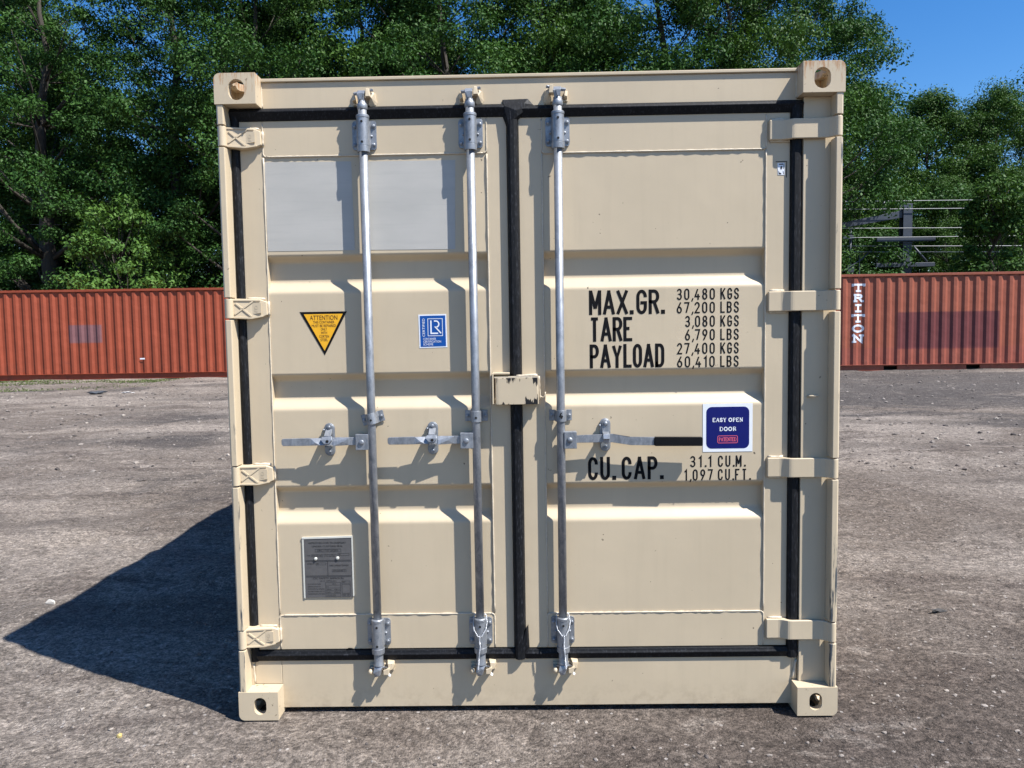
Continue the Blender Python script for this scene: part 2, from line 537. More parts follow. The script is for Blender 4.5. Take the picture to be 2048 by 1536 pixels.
    bump(nn, ll, bs, h, 0.95, 1.0)
    return m
M['ground'] = ground_mat()
M['stone_mix'] = None
def stones_mat():
    m, nn, ll, bs = nodes('loose_stones')
    g = N(nn, 'ShaderNodeNewGeometry')
    rnd = g.outputs['Random Per Island']
    r = N(nn, 'ShaderNodeValToRGB')
    ll.new(rnd, r.inputs[0])
    e = r.color_ramp.elements
    e[0].color = (0.055, 0.046, 0.041, 1); e[1].color = (0.33, 0.29, 0.255, 1)
    for p, cc in ((0.35, (0.12, 0.10, 0.088)), (0.72, (0.19, 0.163, 0.142)), (0.92, (0.27, 0.235, 0.20))):
        q = e.new(p); q.color = (*cc, 1)
    ll.new(r.outputs[0], bs.inputs['Base Color'])
    bs.inputs['Roughness'].default_value = 0.85
    return m
M['stones'] = stones_mat()
M['mast'] = simple('grey_mast_paint', (0.045, 0.055, 0.075), 0.5, var=0.12, scale=2.5)
M['cable'] = simple('bare_cable', (0.36, 0.365, 0.375), 0.6, metal=0.2)

# ---------------------------------------------------------------- ground
def hnoise(x, y, seed=0):
    rs = np.random.RandomState(seed)
    z = np.zeros_like(x)
    for amp, wl_ in ((0.010, 1.9), (0.008, 1.1), (0.006, 0.63), (0.0035, 0.34), (0.002, 0.19)):
        for _ in range(4):
            a = rs.uniform(0, 2 * np.pi); ph = rs.uniform(0, 2 * np.pi)
            k = 2 * np.pi / (wl_ * rs.uniform(0.75, 1.3))
            z += amp * 0.5 * np.sin(k * (np.cos(a) * x + np.sin(a) * y) + ph + 1.3 * np.sin(0.7 * k * (np.sin(a) * x - np.cos(a) * y)))
    return z

def base_h(y):
    t = np.clip((y - 2.5) / 16.0, 0, 1)
    return 0.41 * t * t * (3 - 2 * t)

def ground_h(x, y):
    x = np.asarray(x, float); y = np.asarray(y, float)
    d = np.maximum(np.maximum(np.abs(x) - 1.20, -y - 0.0), y - 6.1)   # flat under the container
    k = np.clip((d + 0.02) / 0.35, 0.06, 1.0)
    far = np.clip(1.6 - np.hypot(x, y) / 60.0, 0, 1)
    return base_h(y) + (hnoise(x, y) * k - 0.008) * far

def axis_pts(lo, hi, fine, step, grow):
    a = list(np.arange(-fine, fine + 1e-6, step))
    s = step; p = a[-1]; right = []
    while p < hi:
        s = min(s * grow, 60); p += s; right.append(p)
    s = step; p = a[0]; left = []
    while p > lo:
        s = min(s * grow, 60); p -= s; left.append(p)
    return np.array(left[::-1] + a + right)

gx = axis_pts(-900, 900, 3.6, 0.03, 1.035)
gy = axis_pts(-900, 900, 2.6, 0.03, 1.03) + 1.6
X, Y = np.meshgrid(gx, gy)
Z = ground_h(X, Y)
nx, ny = len(gx), len(gy)
verts = np.stack([X.ravel(), Y.ravel(), Z.ravel()], -1)
ii = np.arange(nx * ny).reshape(ny, nx)
quads = np.stack([ii[:-1, :-1].ravel(), ii[:-1, 1:].ravel(), ii[1:, 1:].ravel(), ii[1:, :-1].ravel()], -1)

def np_mesh(name, verts, quads, smooth=False):
    me = bpy.data.meshes.new(name)
    k = quads.shape[1]
    me.vertices.add(len(verts)); me.vertices.foreach_set('co', np.ascontiguousarray(verts, np.float32).ravel())
    me.loops.add(quads.size); me.loops.foreach_set('vertex_index', np.ascontiguousarray(quads, np.int32).ravel())
    me.polygons.add(len(quads))
    me.polygons.foreach_set('loop_start', np.arange(0, quads.size, k, dtype=np.int32))
    me.polygons.foreach_set('use_smooth', np.full(len(quads), smooth))
    me.update(calc_edges=True)
    me.validate()
    return me
gm = np_mesh('ground', verts, quads, True)
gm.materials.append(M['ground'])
tag(link(bpy.data.objects.new('ground', gm)), kind='structure')

def gz(x, y): return float(ground_h(np.array([x]), np.array([y]))[0])

# ---------------------------------------------------------------- lettering (strokes)
def arc(cx, cy, rx, ry, a0, a1, n=14):
    return [(cx + rx * math.cos(math.radians(a0 + (a1 - a0) * i / n)), cy + ry * math.sin(math.radians(a0 + (a1 - a0) * i / n))) for i in range(n + 1)]
_q = 0.27
G = {
 'A': (0.96, [[(0, 0), (.5, 1)], [(.5, 1), (1, 0)], [(.17, .28), (.83, .28)]]),
 'M': (1.0, [[(0, 0), (0, 1)], [(.04, 1), (.5, .22)], [(.5, .22), (.96, 1)], [(1, 1), (1, 0)]]),
 'X': (0.92, [[(0, 0), (1, 1)], [(0, 1), (1, 0)]]),
 'Y': (0.92, [[(0, 1), (.5, .42), (1, 1)], [(.5, .46), (.5, 0)]]),
 'T': (0.84, [[(0, 1), (1, 1)], [(.5, 1), (.5, 0)]]),
 'E': (0.70, [[(1, 1), (0, 1), (0, 0), (1, 0)], [(0, .53), (.8, .53)]]),
 'F': (0.70, [[(1, 1), (0, 1), (0, 0)], [(0, .5), (.8, .5)]]),
 'L': (0.68, [[(0, 1), (0, 0), (1, 0)]]),
 'I': (0.0, [[(0, 0), (0, 1)]]),
 'N': (0.86, [[(0, 0), (0, 1)], [(.03, 1), (.97, 0)], [(1, 0), (1, 1)]]),
 'K': (0.86, [[(0, 0), (0, 1)], [(1, 1), (0, .36)], [(.34, .58), (1, 0)]]),
 'O': (0.80, [arc(.5, 1 - _q, .5, _q, 0, 180) + arc(.5, _q, .5, _q, 180, 360) + [(1, 1 - _q)]]),
 'C': (0.80, [[(1, .70)] + arc(.5, 1 - _q, .5, _q, 0, 180) + arc(.5, _q, .5, _q, 180, 360) + [(1, .30)]]),
 'G': (0.80, [[(1, .72)] + arc(.5, 1 - _q, .5, _q, 0, 180) + arc(.5, _q, .5, _q, 180, 360) + [(1, .46), (.55, .46)]]),
 'U': (0.80, [[(0, 1)] + arc(.5, _q, .5, _q, 180, 360) + [(1, 1)]]),
 'D': (0.80, [[(0, 0), (0, 1), (.5, 1)] + arc(.5, 1 - _q, .5, _q, 90, 0) + arc(.5, _q, .5, _q, 0, -90) + [(0, 0), (0, .2)]]),
 'P': (0.80, [[(0, 0), (0, 1), (.5, 1)] + arc(.5, .74, .5, .26, 90, -90) + [(0, .48)]]),
 'R': (0.80, [[(0, 0), (0, 1), (.5, 1)] + arc(.5, .75, .5, .25, 90, -90) + [(0, .50)], [(.52, .5), (1, 0)]]),
 'B': (0.80, [[(0, .53), (.45, .53)] + arc(.5, .765, .47, .235, -90, 90) + [(0, 1), (0, 0), (.5, 0)] + arc(.5, .265, .5, .265, -90, 90)]),
 'S': (0.80, [[(1, .72)] + arc(.5, .76, .5, .24, 0, 200) + [(.2, .56), (.8, .44)] + arc(.5, .24, .5, .24, 20, -180) + [(0, .28)]]),
 '0': (0.76, [arc(.5, 1 - _q, .5, _q, 0, 180) + arc(.5, _q, .5, _q, 180, 360) + [(1, 1 - _q)]]),
 '1': (0.40, [[(0, .80), (.9, 1), (.9, 0)]]),
 '2': (0.76, [arc(.5, .73, .5, .27, 175, -25) + [(0, 0), (1, 0)]]),
 '3': (0.76, [arc(.5, .76, .46, .24, 165, -90) + arc(.5, .26, .5, .26, 90, -165)]),
 '4': (0.80, [[(.62, 1), (0, .26), (1, .26)], [(.74, .52), (.74, 0)]]),
 '6': (0.76, [arc(.5, .28, .5, .28, 0, 360), [(.80, 1), (.06, .42)]]),
 '7': (0.76, [[(0, 1), (1, 1), (.34, 0)]]),
 '8': (0.76, [arc(.5, .765, .44, .235, -90, 270), arc(.5, .265, .5, .265, 90, 450)]),
 '9': (0.76, [arc(.5, .72, .5, .28, 0, 360), [(.20, 0), (.94, .58)]]),
}

def ribbon(mb, path, s, fn):
    """stroke of thickness s along a 2-D path; fn maps (x,z) to 3-D"""
    P = [Vector(p) for p in path]
    Q = [P[0]]
    for p in P[1:]:
        if (p - Q[-1]).length > 1e-6: Q.append(p)
    P = Q
    closed = (P[0] - P[-1]).length < 1e-4 and len(P) > 3
    if closed: P = P[:-1]
    n = len(P)
    L, Rr = [], []
    for i in range(n):
        if closed:
            d0 = (P[i] - P[i - 1]).normalized(); d1 = (P[(i + 1) % n] - P[i]).normalized()
        else:
            d1 = (P[i + 1] - P[i]).normalized() if i < n - 1 else None
            d0 = (P[i] - P[i - 1]).normalized() if i > 0 else d1
            d1 = d1 or d0
        n0 = Vector((-d0.y, d0.x)); n1 = Vector((-d1.y, d1.x))
        b = n0 + n1
        if b.length < 1e-3: b = n0
        b.normalize()
        k = 1.0 / max(b.dot(n0), 0.38)
        L.append(P[i] + b * (s / 2 * k)); Rr.append(P[i] - b * (s / 2 * k))
    vv = [fn(p.x, p.y) for p in L] + [fn(p.x, p.y) for p in Rr]
    rng_ = range(n) if closed else range(n - 1)
    mb.add(vv, [(i, (i + 1) % n, n + (i + 1) % n, n + i) for i in rng_])

def letter_line(mb, text, x0, x1, z0, z1, s, y, gap=0.22, space=0.45, aspect=0.55):
    """fit a line of stroke letters into [x0,x1] x [z0,z1]"""
    h = z1 - z0
    adv, xs = 0.0, []
    for ch in text:
        if ch == ' ': xs.append((ch, adv, space)); adv += space; continue
        w = 0.0 if ch in '.,' else G[ch][0] * aspect
        w += s / h
        xs.append((ch, adv, w)); adv += w + gap * (0.6 if ch in '.,' else 1.0)
    adv -= gap * (0.6 if text[-1] in '.,' else 1.0)
    k = (x1 - x0) / adv
    for idx, (ch, a, w) in enumerate(xs):
        if ch == ' ': continue
        X0 = x0 + a * k; W = w * k
        yy = [y]
        def fn(px, pz): return (px, yy[0], pz)
        if ch == '.':
            mb.add([fn(X0, z0), fn(X0 + s * 1.25, z0), fn(X0 + s * 1.25, z0 + s * 1.3), fn(X0, z0 + s * 1.3)], [(0, 1, 2, 3)]); continue
        if ch == ',':
            ribbon(mb, [(X0 + s * .9, z0 + s * 1.2), (X0 + s * .1, z0 - s * 1.1)], s * 0.85, fn); continue
        for st in G[ch][1]:
            path = [(X0 + s / 2 + px * max(W - s, 0), z0 + s / 2 + pz * (h - s)) for px, pz in st]
            if len(path) == 2:      # open straight strokes run to the full height
                (ax_, az_), (bx_, bz_) = path
                d_ = Vector((bx_ - ax_, bz_ - az_)).normalized()
                if abs(d_.y) > .3:
                    e_ = s / 2 / max(abs(d_.y), .5) - s / 2 * abs(d_.x) * .9
                    if abs(az_ - z0 - s / 2) < 1e-5 or abs(az_ - z1 + s / 2) < 1e-5: path[0] = (ax_ - d_.x * e_, az_ - d_.y * e_)
                    if abs(bz_ - z0 - s / 2) < 1e-5 or abs(bz_ - z1 + s / 2) < 1e-5: path[1] = (bx_ + d_.x * e_, bz_ + d_.y * e_)
            else:                   # butt ends of longer strokes reach the cap line and the base line too
                for i0, i1 in ((0, 1), (-1, -2)):
                    p0, p1 = Vector(path[i0]), Vector(path[i1])
                    if abs(p0.x - p1.x) < 1e-6 and (abs(p0.y - z0 - s / 2) < 1e-5 or abs(p0.y - z1 + s / 2) < 1e-5):
                        path[i0] = tuple(p0 + (p0 - p1).normalized() * s / 2)
                    elif abs(p0.y - p1.y) < 1e-6:
                        path[i0] = tuple(p0 + (p0 - p1).normalized() * s / 2)
            ribbon(mb, path, s, fn)
            yy[0] -= 0.00012

def font_mesh(text, x0, x1, z0, z1, y, mb, rot90=False):
    """built-in font text fitted to a rectangle on a plane facing -y"""
    cu = bpy.data.curves.new('t', 'FONT'); cu.body = text; cu.resolution_u = 3
    o = bpy.data.objects.new('t', cu); COL.objects.link(o)
    dg = bpy.context.evaluated_depsgraph_get()
    me = bpy.data.meshes.new_from_object(o.evaluated_get(dg))
    vv = [v.co.copy() for v in me.vertices]
    fs = [list(p.vertices) for p in me.polygons]
    bpy.data.objects.remove(o); bpy.data.curves.remove(cu); bpy.data.meshes.remove(me)
    if not vv: return
    if rot90: vv = [Vector((-v.y, v.x, 0)) for v in vv]
    ax, bx = min(v.x for v in vv), max(v.x for v in vv)
    ay, by = min(v.y for v in vv), max(v.y for v in vv)
    mb.add([(x0 + (v.x - ax) / (bx - ax) * (x1 - x0), y, z0 + (v.y - ay) / (by - ay) * (z1 - z0)) for v in vv], fs)

# ---------------------------------------------------------------- corrugated container shell (shared by all containers)
def corr_profile(L, p, depth, flat=0.26):
    """(x, d) outer face d=0, inner face d=depth"""
    pts = [(0, 0)]
    x = 0.0
    sl = (1 - 2 * flat) / 2
    while x < L - 1e-6:
        for dx, d in ((flat * p, 0), (sl * p, depth), (flat * p, depth), (sl * p, 0)):
            x = min(x + dx, L)
            pts.append((x, d))
            if x >= L: break
    return pts

def corr_d(x, p, depth, flat=0.26):
    sl = (1 - 2 * flat) / 2
    t = (x % p) / p
    if t < flat: return 0.0
    if t < flat + sl: return depth * (t - flat) / sl
    if t < 2 * flat + sl: return depth
    return depth * (1 - (t - 2 * flat - sl) / sl)

def boolean_mesh(base, cutters, mat, name):
    o = bpy.data.objects.new('tmp', base); COL.objects.link(o)
    cs = []
    for c in cutters:
        q = bpy.data.objects.new('tmpc', c); COL.objects.link(q); cs.append(q)
        m = o.modifiers.new('b', 'BOOLEAN'); m.operation = 'DIFFERENCE'; m.object = q; m.solver = 'EXACT'
    dg = bpy.context.evaluated_depsgraph_get(); dg.update()
    me = bpy.data.meshes.new_from_object(o.evaluated_get(dg))
    for q in cs + [o]: bpy.data.objects.remove(q)
    me.name = name
    me.materials.clear(); me.materials.append(mat)
    return me

CW, CD, CH = 0.162, 0.178, 0.118
def casting_mesh(sx, top, mat, hole=(0.0315, 0.040)):
    """corner casting at local origin: x grows inwards from the outer side, y grows inwards from the face, z from its base"""
    r = 0.024
    # rounded outer corner, outline in x,z
    zo = CH if top else 0.0
    poly = [(0, 0), (CW, 0), (CW, CH), (0, CH)]
    cxz = (r, CH - r) if top else (r, r)
    pts = []
    for (px, pz) in poly:
        if px == 0 and pz == zo:
            a0, a1 = (90, 180) if top else (180, 270)
            pts += arc(cxz[0], cxz[1], r, r, a0, a1, 6)
        else: pts.append((px, pz))
    fl = lambda q: [((p[0] * sx), p[1]) for p in q]
    base = MB().prism(fl(pts), 0, CD, 'y').mesh('b')
    t = 0.028
    cav = MB().box(min(sx * t, sx * (CW - t)), max(sx * t, sx * (CW - t)), t, CD - 0.02, t, CH - t).mesh('c')
    h1 = MB().prism(fl(stadium(0.088, 0.054 if top else 0.059, hole[0], hole[1])), -0.02, 0.06, 'y').mesh('h')
    hs = MB().prism(stadium(0.09, 0.059, 0.026, 0.038), min(-sx * 0.02, sx * 0.06), max(-sx * 0.02, sx * 0.06), 'x').mesh('h')
    zz = (CH - 0.06, CH + 0.02) if top else (-0.02, 0.06)
    ht = MB().prism(fl([(a, b) for a, b in stadium(0.083, 0.09, 0.03, 0.058)]), zz[0], zz[1], 'z').mesh('h')
    return boolean_mesh(base, [cav, h1, hs, ht], mat, 'corner_casting')

def add_mesh(name, me, parent, loc=(0, 0, 0), bevel=0.0, rz=0.0):
    o = link(bpy.data.objects.new(name, me), parent)
    o.location = loc
    o.rotation_euler = (0, 0, rz)
    if bevel:
        b = o.modifiers.new("bevel", 'BEVEL'); b.width = bevel; b.segments = 2
        b.limit_method = 'ANGLE'; b.angle_limit = math.radians(40)
    return o

# ================================================================ THE BEIGE CONTAINER
W, H, LEN = 1.219, 2.591, 6.058
box = tag(empty('shipping_container'), 'beige shipping container with closed double doors, steel lock rods and black weight markings', 'shipping container')
T = 0.075      # plane of the doors, header and sill
# corner castings
for sx in (1, -1):
    for top in (True, False):
        me = casting_mesh(-sx, top, M['casting'], (0.0315, 0.040) if top else (0.0255, 0.036))
        # mesh is local: bake the place so that object coordinates stay world-like
        for fb in (0, 1):
            mm = me.copy()
            off = Vector((sx * W, 0, H - CH if top else 0))
            for v in mm.vertices:
                yy = v.co.y if fb == 0 else LEN - v.co.y
                v.co = Vector((v.co.x + off.x, yy, v.co.z + off.z))
            if fb: mm.flip_normals()
            add_mesh('corner_casting', mm, box, bevel=0.004)
# door header with its folded lip
mb = MB()
mb.box(-1.06, 1.06, T, 0.17, 2.46, 2.574)
mb.prism([(0.066, 2.5745), (0.066, 2.588), (0.17, 2.588), (0.17, 2.5745)], -1.06, 1.06, 'x')
mb.box(-1.150, -1.0605, T, 0.17, 2.44, H - CH - .001); mb.box(1.0605, 1.0805, T, 0.17, 2.44, H - CH - .001)
mb.build('door_header', M['beige'], box, 0.003)
mb = MB().box(-1.06, 1.06, T, 0.17, 0.016, 0.235)
mb.box(-1.172, -1.0602, T, 0.17, CH + .001, 0.235); mb.box(1.0602, 1.0805, T, 0.17, CH + .001, 0.235)
mb.build('door_sill', M['sill'], box, 0.003)
# corner posts
HZ = [2.351, 1.679, 1.009, 0.334]
gapsL = [(2.314, 2.393), (1.641, 1.722), (0.968, 1.048), (0.293, 0.371)]
gapsR = [(2.309, 2.388), (1.637, 1.718), (0.969, 1.049), (0.300, 0.382)]
for sx, gaps in ((-1, gapsL), (1, gapsR)):
    mb = MB()
    xi, xo = (1.186, 1.216)
    zs = [CH] + [z for g in sorted(gaps) for z in (g[0] - 0.004, g[1] + 0.004)] + [H - CH]
    for a, b in zip(zs[0::2], zs[1::2]):
        mb.prism([(sx * xi, 0.006), (sx * (xi + 0.003), 0.003), (sx * (xo - 0.007), 0.003), (sx * xo, 0.011), (sx * xo, 0.0565), (sx * xi, 0.0565)], a, b, 'z')
        # worn lugs at both ends of each length
    # recessed web and the outer side of the post
    if sx > 0:
        mb.box(1.081, 1.216, 0.058, 0.076, CH, H - CH)
        mb.box(1.208, 1.216, 0.0765, 0.17, CH, H - CH)
    else:
        mb.box(-1.216, -1.1725, 0.0705, 0.080, CH, H - CH)
        mb.box(-1.216, -1.186, 0.0568, 0.0702, CH, H - CH)
        mb.box(-1.216, -1.208, 0.0805, 0.17, CH, H - CH)
    mb.build('corner_post', M['post'], box, 0.003)
# weld seams beside the castings
random.seed(4)
def weld_part(parent, *args):
    mb = MB(); weld(mb, *args)
    return mb.build('weld_seam', M['weld'], parent)
def weld(mb, a, b, r=0.004, n=None):
    a, b = Vector(a), Vector(b)
    n = n or max(4, int((b - a).length / 0.012))
    pts = [a.lerp(b, i / n) for i in range(n + 1)]
    mb.tube(pts, [r * random.uniform(0.65, 1.25) for _ in pts], 8)
for sx in (-1, 1):
    weld_part(box, ((1.062 if sx > 0 else -1.174), T - .001, 0.125), ((1.075 if sx > 0 else -1.178), T - .001, 0.205), 0.006)
    weld_part(box, (sx * 1.058, T, 2.475), (sx * 1.058, T, 2.575), 0.004)
# body of the container behind the doors
for sx in (-1, 1):
    mb = MB()
    prof = corr_profile(LEN - 0.34, 0.276, 0.036)
    mb.strip([(sx * (1.213 - d), 0.17 + x) for x, d in prof], 0.16, H - 0.07, 'z')
    mb.build('side_wall', M['beige'], box)
    mb = MB()
    mb.box(min(sx * 1.213, sx * 1.15), max(sx * 1.213, sx * 1.15), 0.178, LEN - 0.178, H - 0.085, H - 0.018)
    mb.build('top_rail', M['beige'], box, 0.004)
    mb = MB()
    mb.box(min(sx * 1.213, sx * 1.13), max(sx * 1.213, sx * 1.13), 0.178, LEN - 0.178, 0.012, 0.165)
    mb.build('bottom_rail', M['sill'], box, 0.004)
mb = MB()
mb.strip([(0.17 + x, H - 0.012 - d) for x, d in corr_profile(LEN - 0.34, 0.21, 0.02)], -1.16, 1.16, 'x')
mb.build('roof', M['beige'], box)
mb = MB()
mb.strip([(-1.21 + x, LEN - d - 0.01) for x, d in corr_profile(2.42, 0.25, 0.04)], 0.05, H - 0.05, 'z')
mb.build('end_wall', M['beige'], box)
MB().box(-1.15, 1.15, 0.20, LEN - 0.03, 0.14, 0.168).build('floor_deck', M['dark'], box)

# ---------------------------------------------------------------- doors
TR = [(1.893, 1.866, 1.782, 1.748), (1.413, 1.386, 1.306, 1.273), (0.952, 0.925, 0.836, 0.801)]
DEP = 0.034
def door(x0, x1, xa, xb, ztop, zbot, zrt, zrb):
    """x0..x1 whole door, xa..xb the corrugated panel between the stiles, zrt / zrb the rails' inner edges"""
    mb = MB()
    yp = T + 0.003
    prof = [(yp, zrt)]
    def bend(p, q, n=7, k=.5):
        (y0, z0_), (y1, z1_) = p, q
        return [(y0 + (y1 - y0) * ((1 - k) * t + k * (3 * t * t - 2 * t ** 3)), z0_ + (z1_ - z0_) * t) for t in (i / n for i in range(n + 1))]
    for a, b, c, d in TR:
        prof += [(yp, a + .007)] + bend((yp, a + .003), (yp + DEP, b - .002), 6, .9) + [(yp + DEP, b - .007), (yp + DEP, c + .016)] + bend((yp + DEP, c + .010), (yp, d - .007), 10, .85) + [(yp, d - .013)]
    prof.append((yp, zrb))
    mb.strip(prof, xa - 0.002, xb + 0.002, 'x')
    mb.s = [True] * len(mb.f)
    # back of the panel and the frame
    mb.box(x0, xa, T, T + 0.05, zbot, ztop)
    mb.box(xb, x1, T, T + 0.05, zbot, ztop)
    mb.box(xa + .0005, xb - .0005, T - 0.0006, T + 0.05, zrt, ztop)
    mb.box(xa + .0005, xb - .0005, T - 0.0006, T + 0.05, zbot, zrb)
    mb.box(xa, xb, T + 0.042, T + 0.05, zrb + .001, zrt - .001)
    o = mb.build('door', M['beige'], box, 0.0022, recalc=True, merge=0)
    # weld beads along the joints
    for (xx, sg) in ((xa, 1), (xb, -1)):
        weld_part(o, (xx, T, zrt - .004), (xx, T, zrb + .004), 0.0032, 60)
        for zz, up, ze in ((zrt, 1, ztop - .010), (zrb, -1, zbot + .004)):
            # bead round the rail's corner, then along its end
            wb = MB()
            pts = [(xx + sg * (.014 - .014 * math.sin(math.radians(t))), T - .0005, zz + up * (.014 - .014 * math.cos(math.radians(t)))) for t in range(0, 91, 15)]
            pts += [(xx, T - .0005, zz + up * .014 + (ze - zz - up * .014) * i / 8) for i in range(1, 9)]
            wb.tube(pts, [.0029 * random.uniform(.75, 1.2) for _ in pts], 8)
            wb.build('weld_seam', M['weld'], o)
    weld_part(o, (xa + .012, T, zrt), (xb - .012, T, zrt), 0.0035, 70)
    weld_part(o, (xa + .012, T, zrb), (xb - .012, T, zrb), 0.0035, 70)
    return o
doorL = door(-1.153, -0.087, -1.060, -0.167, 2.425, 0.266, 2.285, 0.412)
doorR = door(-0.040, 1.035, 0.052, 0.940, 2.422, 0.264, 2.280, 0.410)
doorL['label'] = 'left door with two lock rods, a yellow warning triangle and pale blank sheets'
doorR['label'] = 'right door with one lock rod and black weight lettering'

# gaskets
def gasket_h(mb, x0, x1, z0, z1, ridge_z, ridge_y, yb=T):
    mb.prism([(yb + .002, z1), (yb - 0.008, z1 - 0.002), (ridge_y + .004, ridge_z + 0.007), (ridge_y, ridge_z), (ridge_y + .002, ridge_z - .005), (yb - .006, z0 + 0.002), (yb + .002, z0)], x0, x1, 'x')
def gasket_v(mb, x0, x1, z0, z1, yf, yb=T):
    w = x1 - x0
    mb.prism([(x0, yb), (x0 + .1 * w, yf + .006), (x0 + .30 * w, yf), (x0 + .62 * w, yf + .0005), (x0 + .86 * w, yf + .006), (x1, yb)], z0, z1, 'z')
mb = MB()
gasket_h(mb, -1.186, -0.095, 2.423, 2.474, 2.457, 0.054)
gasket_h(mb, -1.172, -0.085, 0.218, 0.264, 0.245, 0.060)
gasket_v(mb, -1.187, -1.151, 0.218, 2.474, 0.060, 0.076)
# little torn edge of the lower seal
mb.hull([(-.795, T - .003, .262), (-.745, T - .003, .262), (-.775, T - .012, .276), (-.762, T - .004, .272)])
mb.build('gasket', M['rubber'], doorL, 0.0015)
mb = MB()
gasket_h(mb, -0.04, 1.081, 2.418, 2.467, 2.449, 0.054)
gasket_h(mb, -0.04, 1.081, 0.217, 0.262, 0.244, 0.060)
gasket_v(mb, 1.033, 1.081, 0.218, 2.462, 0.055)
gasket_v(mb, -0.087, -0.039, 0.222, 2.440, 0.050)
# folded corner piece where the upright seal meets the top one
mb.hull([(-.102, T - .002, 2.490), (0.0, T - .002, 2.492), (.022, T - .002, 2.468), (-.102, T - .002, 2.425), (-.082, T - .002, 2.37), (-.078, .052, 2.385), (-.045, .046, 2.440), (-.04, .052, 2.42), (-.096, .056, 2.462), (-.015, .058, 2.470)])
mb.hull([(-.083, T - .002, .22), (-.032, T - .002, .22), (-.024, T - .002, .270), (-.028, T - .002, .365), (-.036, .052, .36), (-.034, .054, .272), (-.07, .050, .232)])
mb.build('gasket', M['rubber'], doorR, 0.0015)

# left hinges: cast blades with an X of ribs
for (z0, z1) in gapsL:
    zc = (z0 + z1) / 2 + 0.001
    mb = MB()
    mb.tube([(-1.2005, 0.0205, zc - .039), (-1.2005, 0.0205, zc + .039)], 0.0165, 16)
    out = [(-1.196, .039), (-1.172, .0395), (-1.088, .037), (-1.062, .027), (-1.060, -.026), (-1.082, -.036), (-1.130, -.044), (-1.172, -.0405), (-1.196, -.039)]
    nn_ = len(out)
    fy = lambda x: .026 + .028 * (x + 1.196) / .136
    mb.add([(x, fy(x), zc + z) for x, z in out] + [(x, .0745, zc + z) for x, z in out],
           [tuple(range(nn_)), tuple(range(2 * nn_ - 1, nn_ - 1, -1))] + [(i, (i + 1) % nn_, nn_ + (i + 1) % nn_, nn_ + i) for i in range(nn_)])
    hg = mb.build('hinge', M['beige'], doorL, 0.003)
    rb = MB()
    def rib(a, b, w=0.0055):
        d = Vector((b[0] - a[0], b[1] - a[1])); n_ = Vector((-d.y, d.x)).normalized() * w / 2
        q = [(a[0] + n_.x, zc + a[1] + n_.y), (b[0] + n_.x, zc + b[1] + n_.y), (b[0] - n_.x, zc + b[1] - n_.y), (a[0] - n_.x, zc + a[1] - n_.y)]
        rb.add([(u, fy(u) - .0035, w_) for u, w_ in q] + [(u, fy(u) + .004, w_) for u, w_ in q], [(0, 1, 2, 3), (7, 6, 5, 4)] + [(i, (i + 1) % 4, 4 + (i + 1) % 4, 4 + i) for i in range(4)])
    rib((-1.186, .034), (-1.085, .032)); rib((-1.186, -.035), (-1.118, -.038)); rib((-1.118, -.038), (-1.076, -.030))
    rib((-1.178, .022), (-1.118, -.032)); rib((-1.180, -.022), (-1.112, .029))
    rb.prism([(-1.118, zc - .022), (-1.080, zc - .018), (-1.080, zc + .022), (-1.118, zc + .022), (-1.128, zc)], 0.0425, 0.047, 'y')
    font_mesh('FD', -1.106, -1.094, zc - .013, zc + .013, 0.0418, rb, rot90=True)
    rb.build('raised_rib', M['beige'], box).parent = doorL
    weld_part(doorL, (-1.058, T - .006, zc - .028), (-1.058, T - .006, zc + .028), .006)
    weld_part(doorL, (-1.14, T - .012, zc + .041), (-1.07, T - .008, zc + .038), .006)

# right hinges: bent straps
for (z0, z1) in gapsR:
    zc = (z0 + z1) / 2
    mb = MB()
    fr = [(0.948, .056), (0.996, .056), (1.004, .0545), (1.012, .051), (1.022, .0445), (1.030, .0395), (1.038, .0375), (1.046, .037), (1.140, .037), (1.156, .0355), (1.170, .030), (1.179, .021), (1.185, .012)]
    bk = [(1.197, .0205), (1.189, .031), (1.178, .041), (1.160, .047), (1.140, .049), (1.050, .0495), (1.040, .052), (1.030, .062), (1.024, .0745), (0.948, .0745)]
    mb.prism(fr + bk, z0 + .001, z1 - .001, 'z')
    mb.tube([(1.2005, 0.0205, z0 + .001), (1.2005, 0.0205, z1 - .001)], 0.0165, 16)
    mb.build('hinge', M['beige'], doorR, 0.0035, 3)
    weld_part(doorR, (0.955, T - .006, z1 + .002), (1.012, T - .008, z1 + .002), .006)
    weld_part(doorR, (0.955, T - .004, z0 - .001), (1.03, T - .006, z0 - .002), .005)
# small peg in the right-hand post
MB().tube([(1.106, 0.059, 1.296), (1.114, 0.044, 1.297), (1.144, 0.040, 1.300)], 0.0045, 10).build('peg', M['beige'], box)

# lock box between the doors
mb = MB()
mb.box(-0.156, -0.089, 0.020, T + .001, 1.404, 1.411)
mb.box(-0.159, -0.153, 0.012, T + .001, 1.286, 1.409)
mb.box(-0.1525, -0.089, T - .003, T + .001, 1.288, 1.404)
lbx = mb.build('lock_box', M['beige'], box, 0.0015)
mb = MB()
cp = [(-0.147, .020), (-0.143, .0155), (-0.134, .014), (0.020, .014), (0.0265, .017), (0.0275, T), (0.0215, T), (0.0205, .021), (-0.134, .0205), (-0.144, .0245)]
mb.prism(cp, 1.284, 1.390, 'z')
cv = mb.build('cover_plate', M['cover'], lbx, 0.001)
mb = MB()
mb.prism([(-0.150, .018), (0.024, .0155), (0.026, T), (-0.028, T), (-0.06, .05)], 1.3903, 1.3955, 'z')
weld(mb, (-0.062, .030, 1.397), (0.022, .024, 1.399), .006)
weld(mb, (0.028, .03, 1.395), (0.031, .05, 1.30), .004)
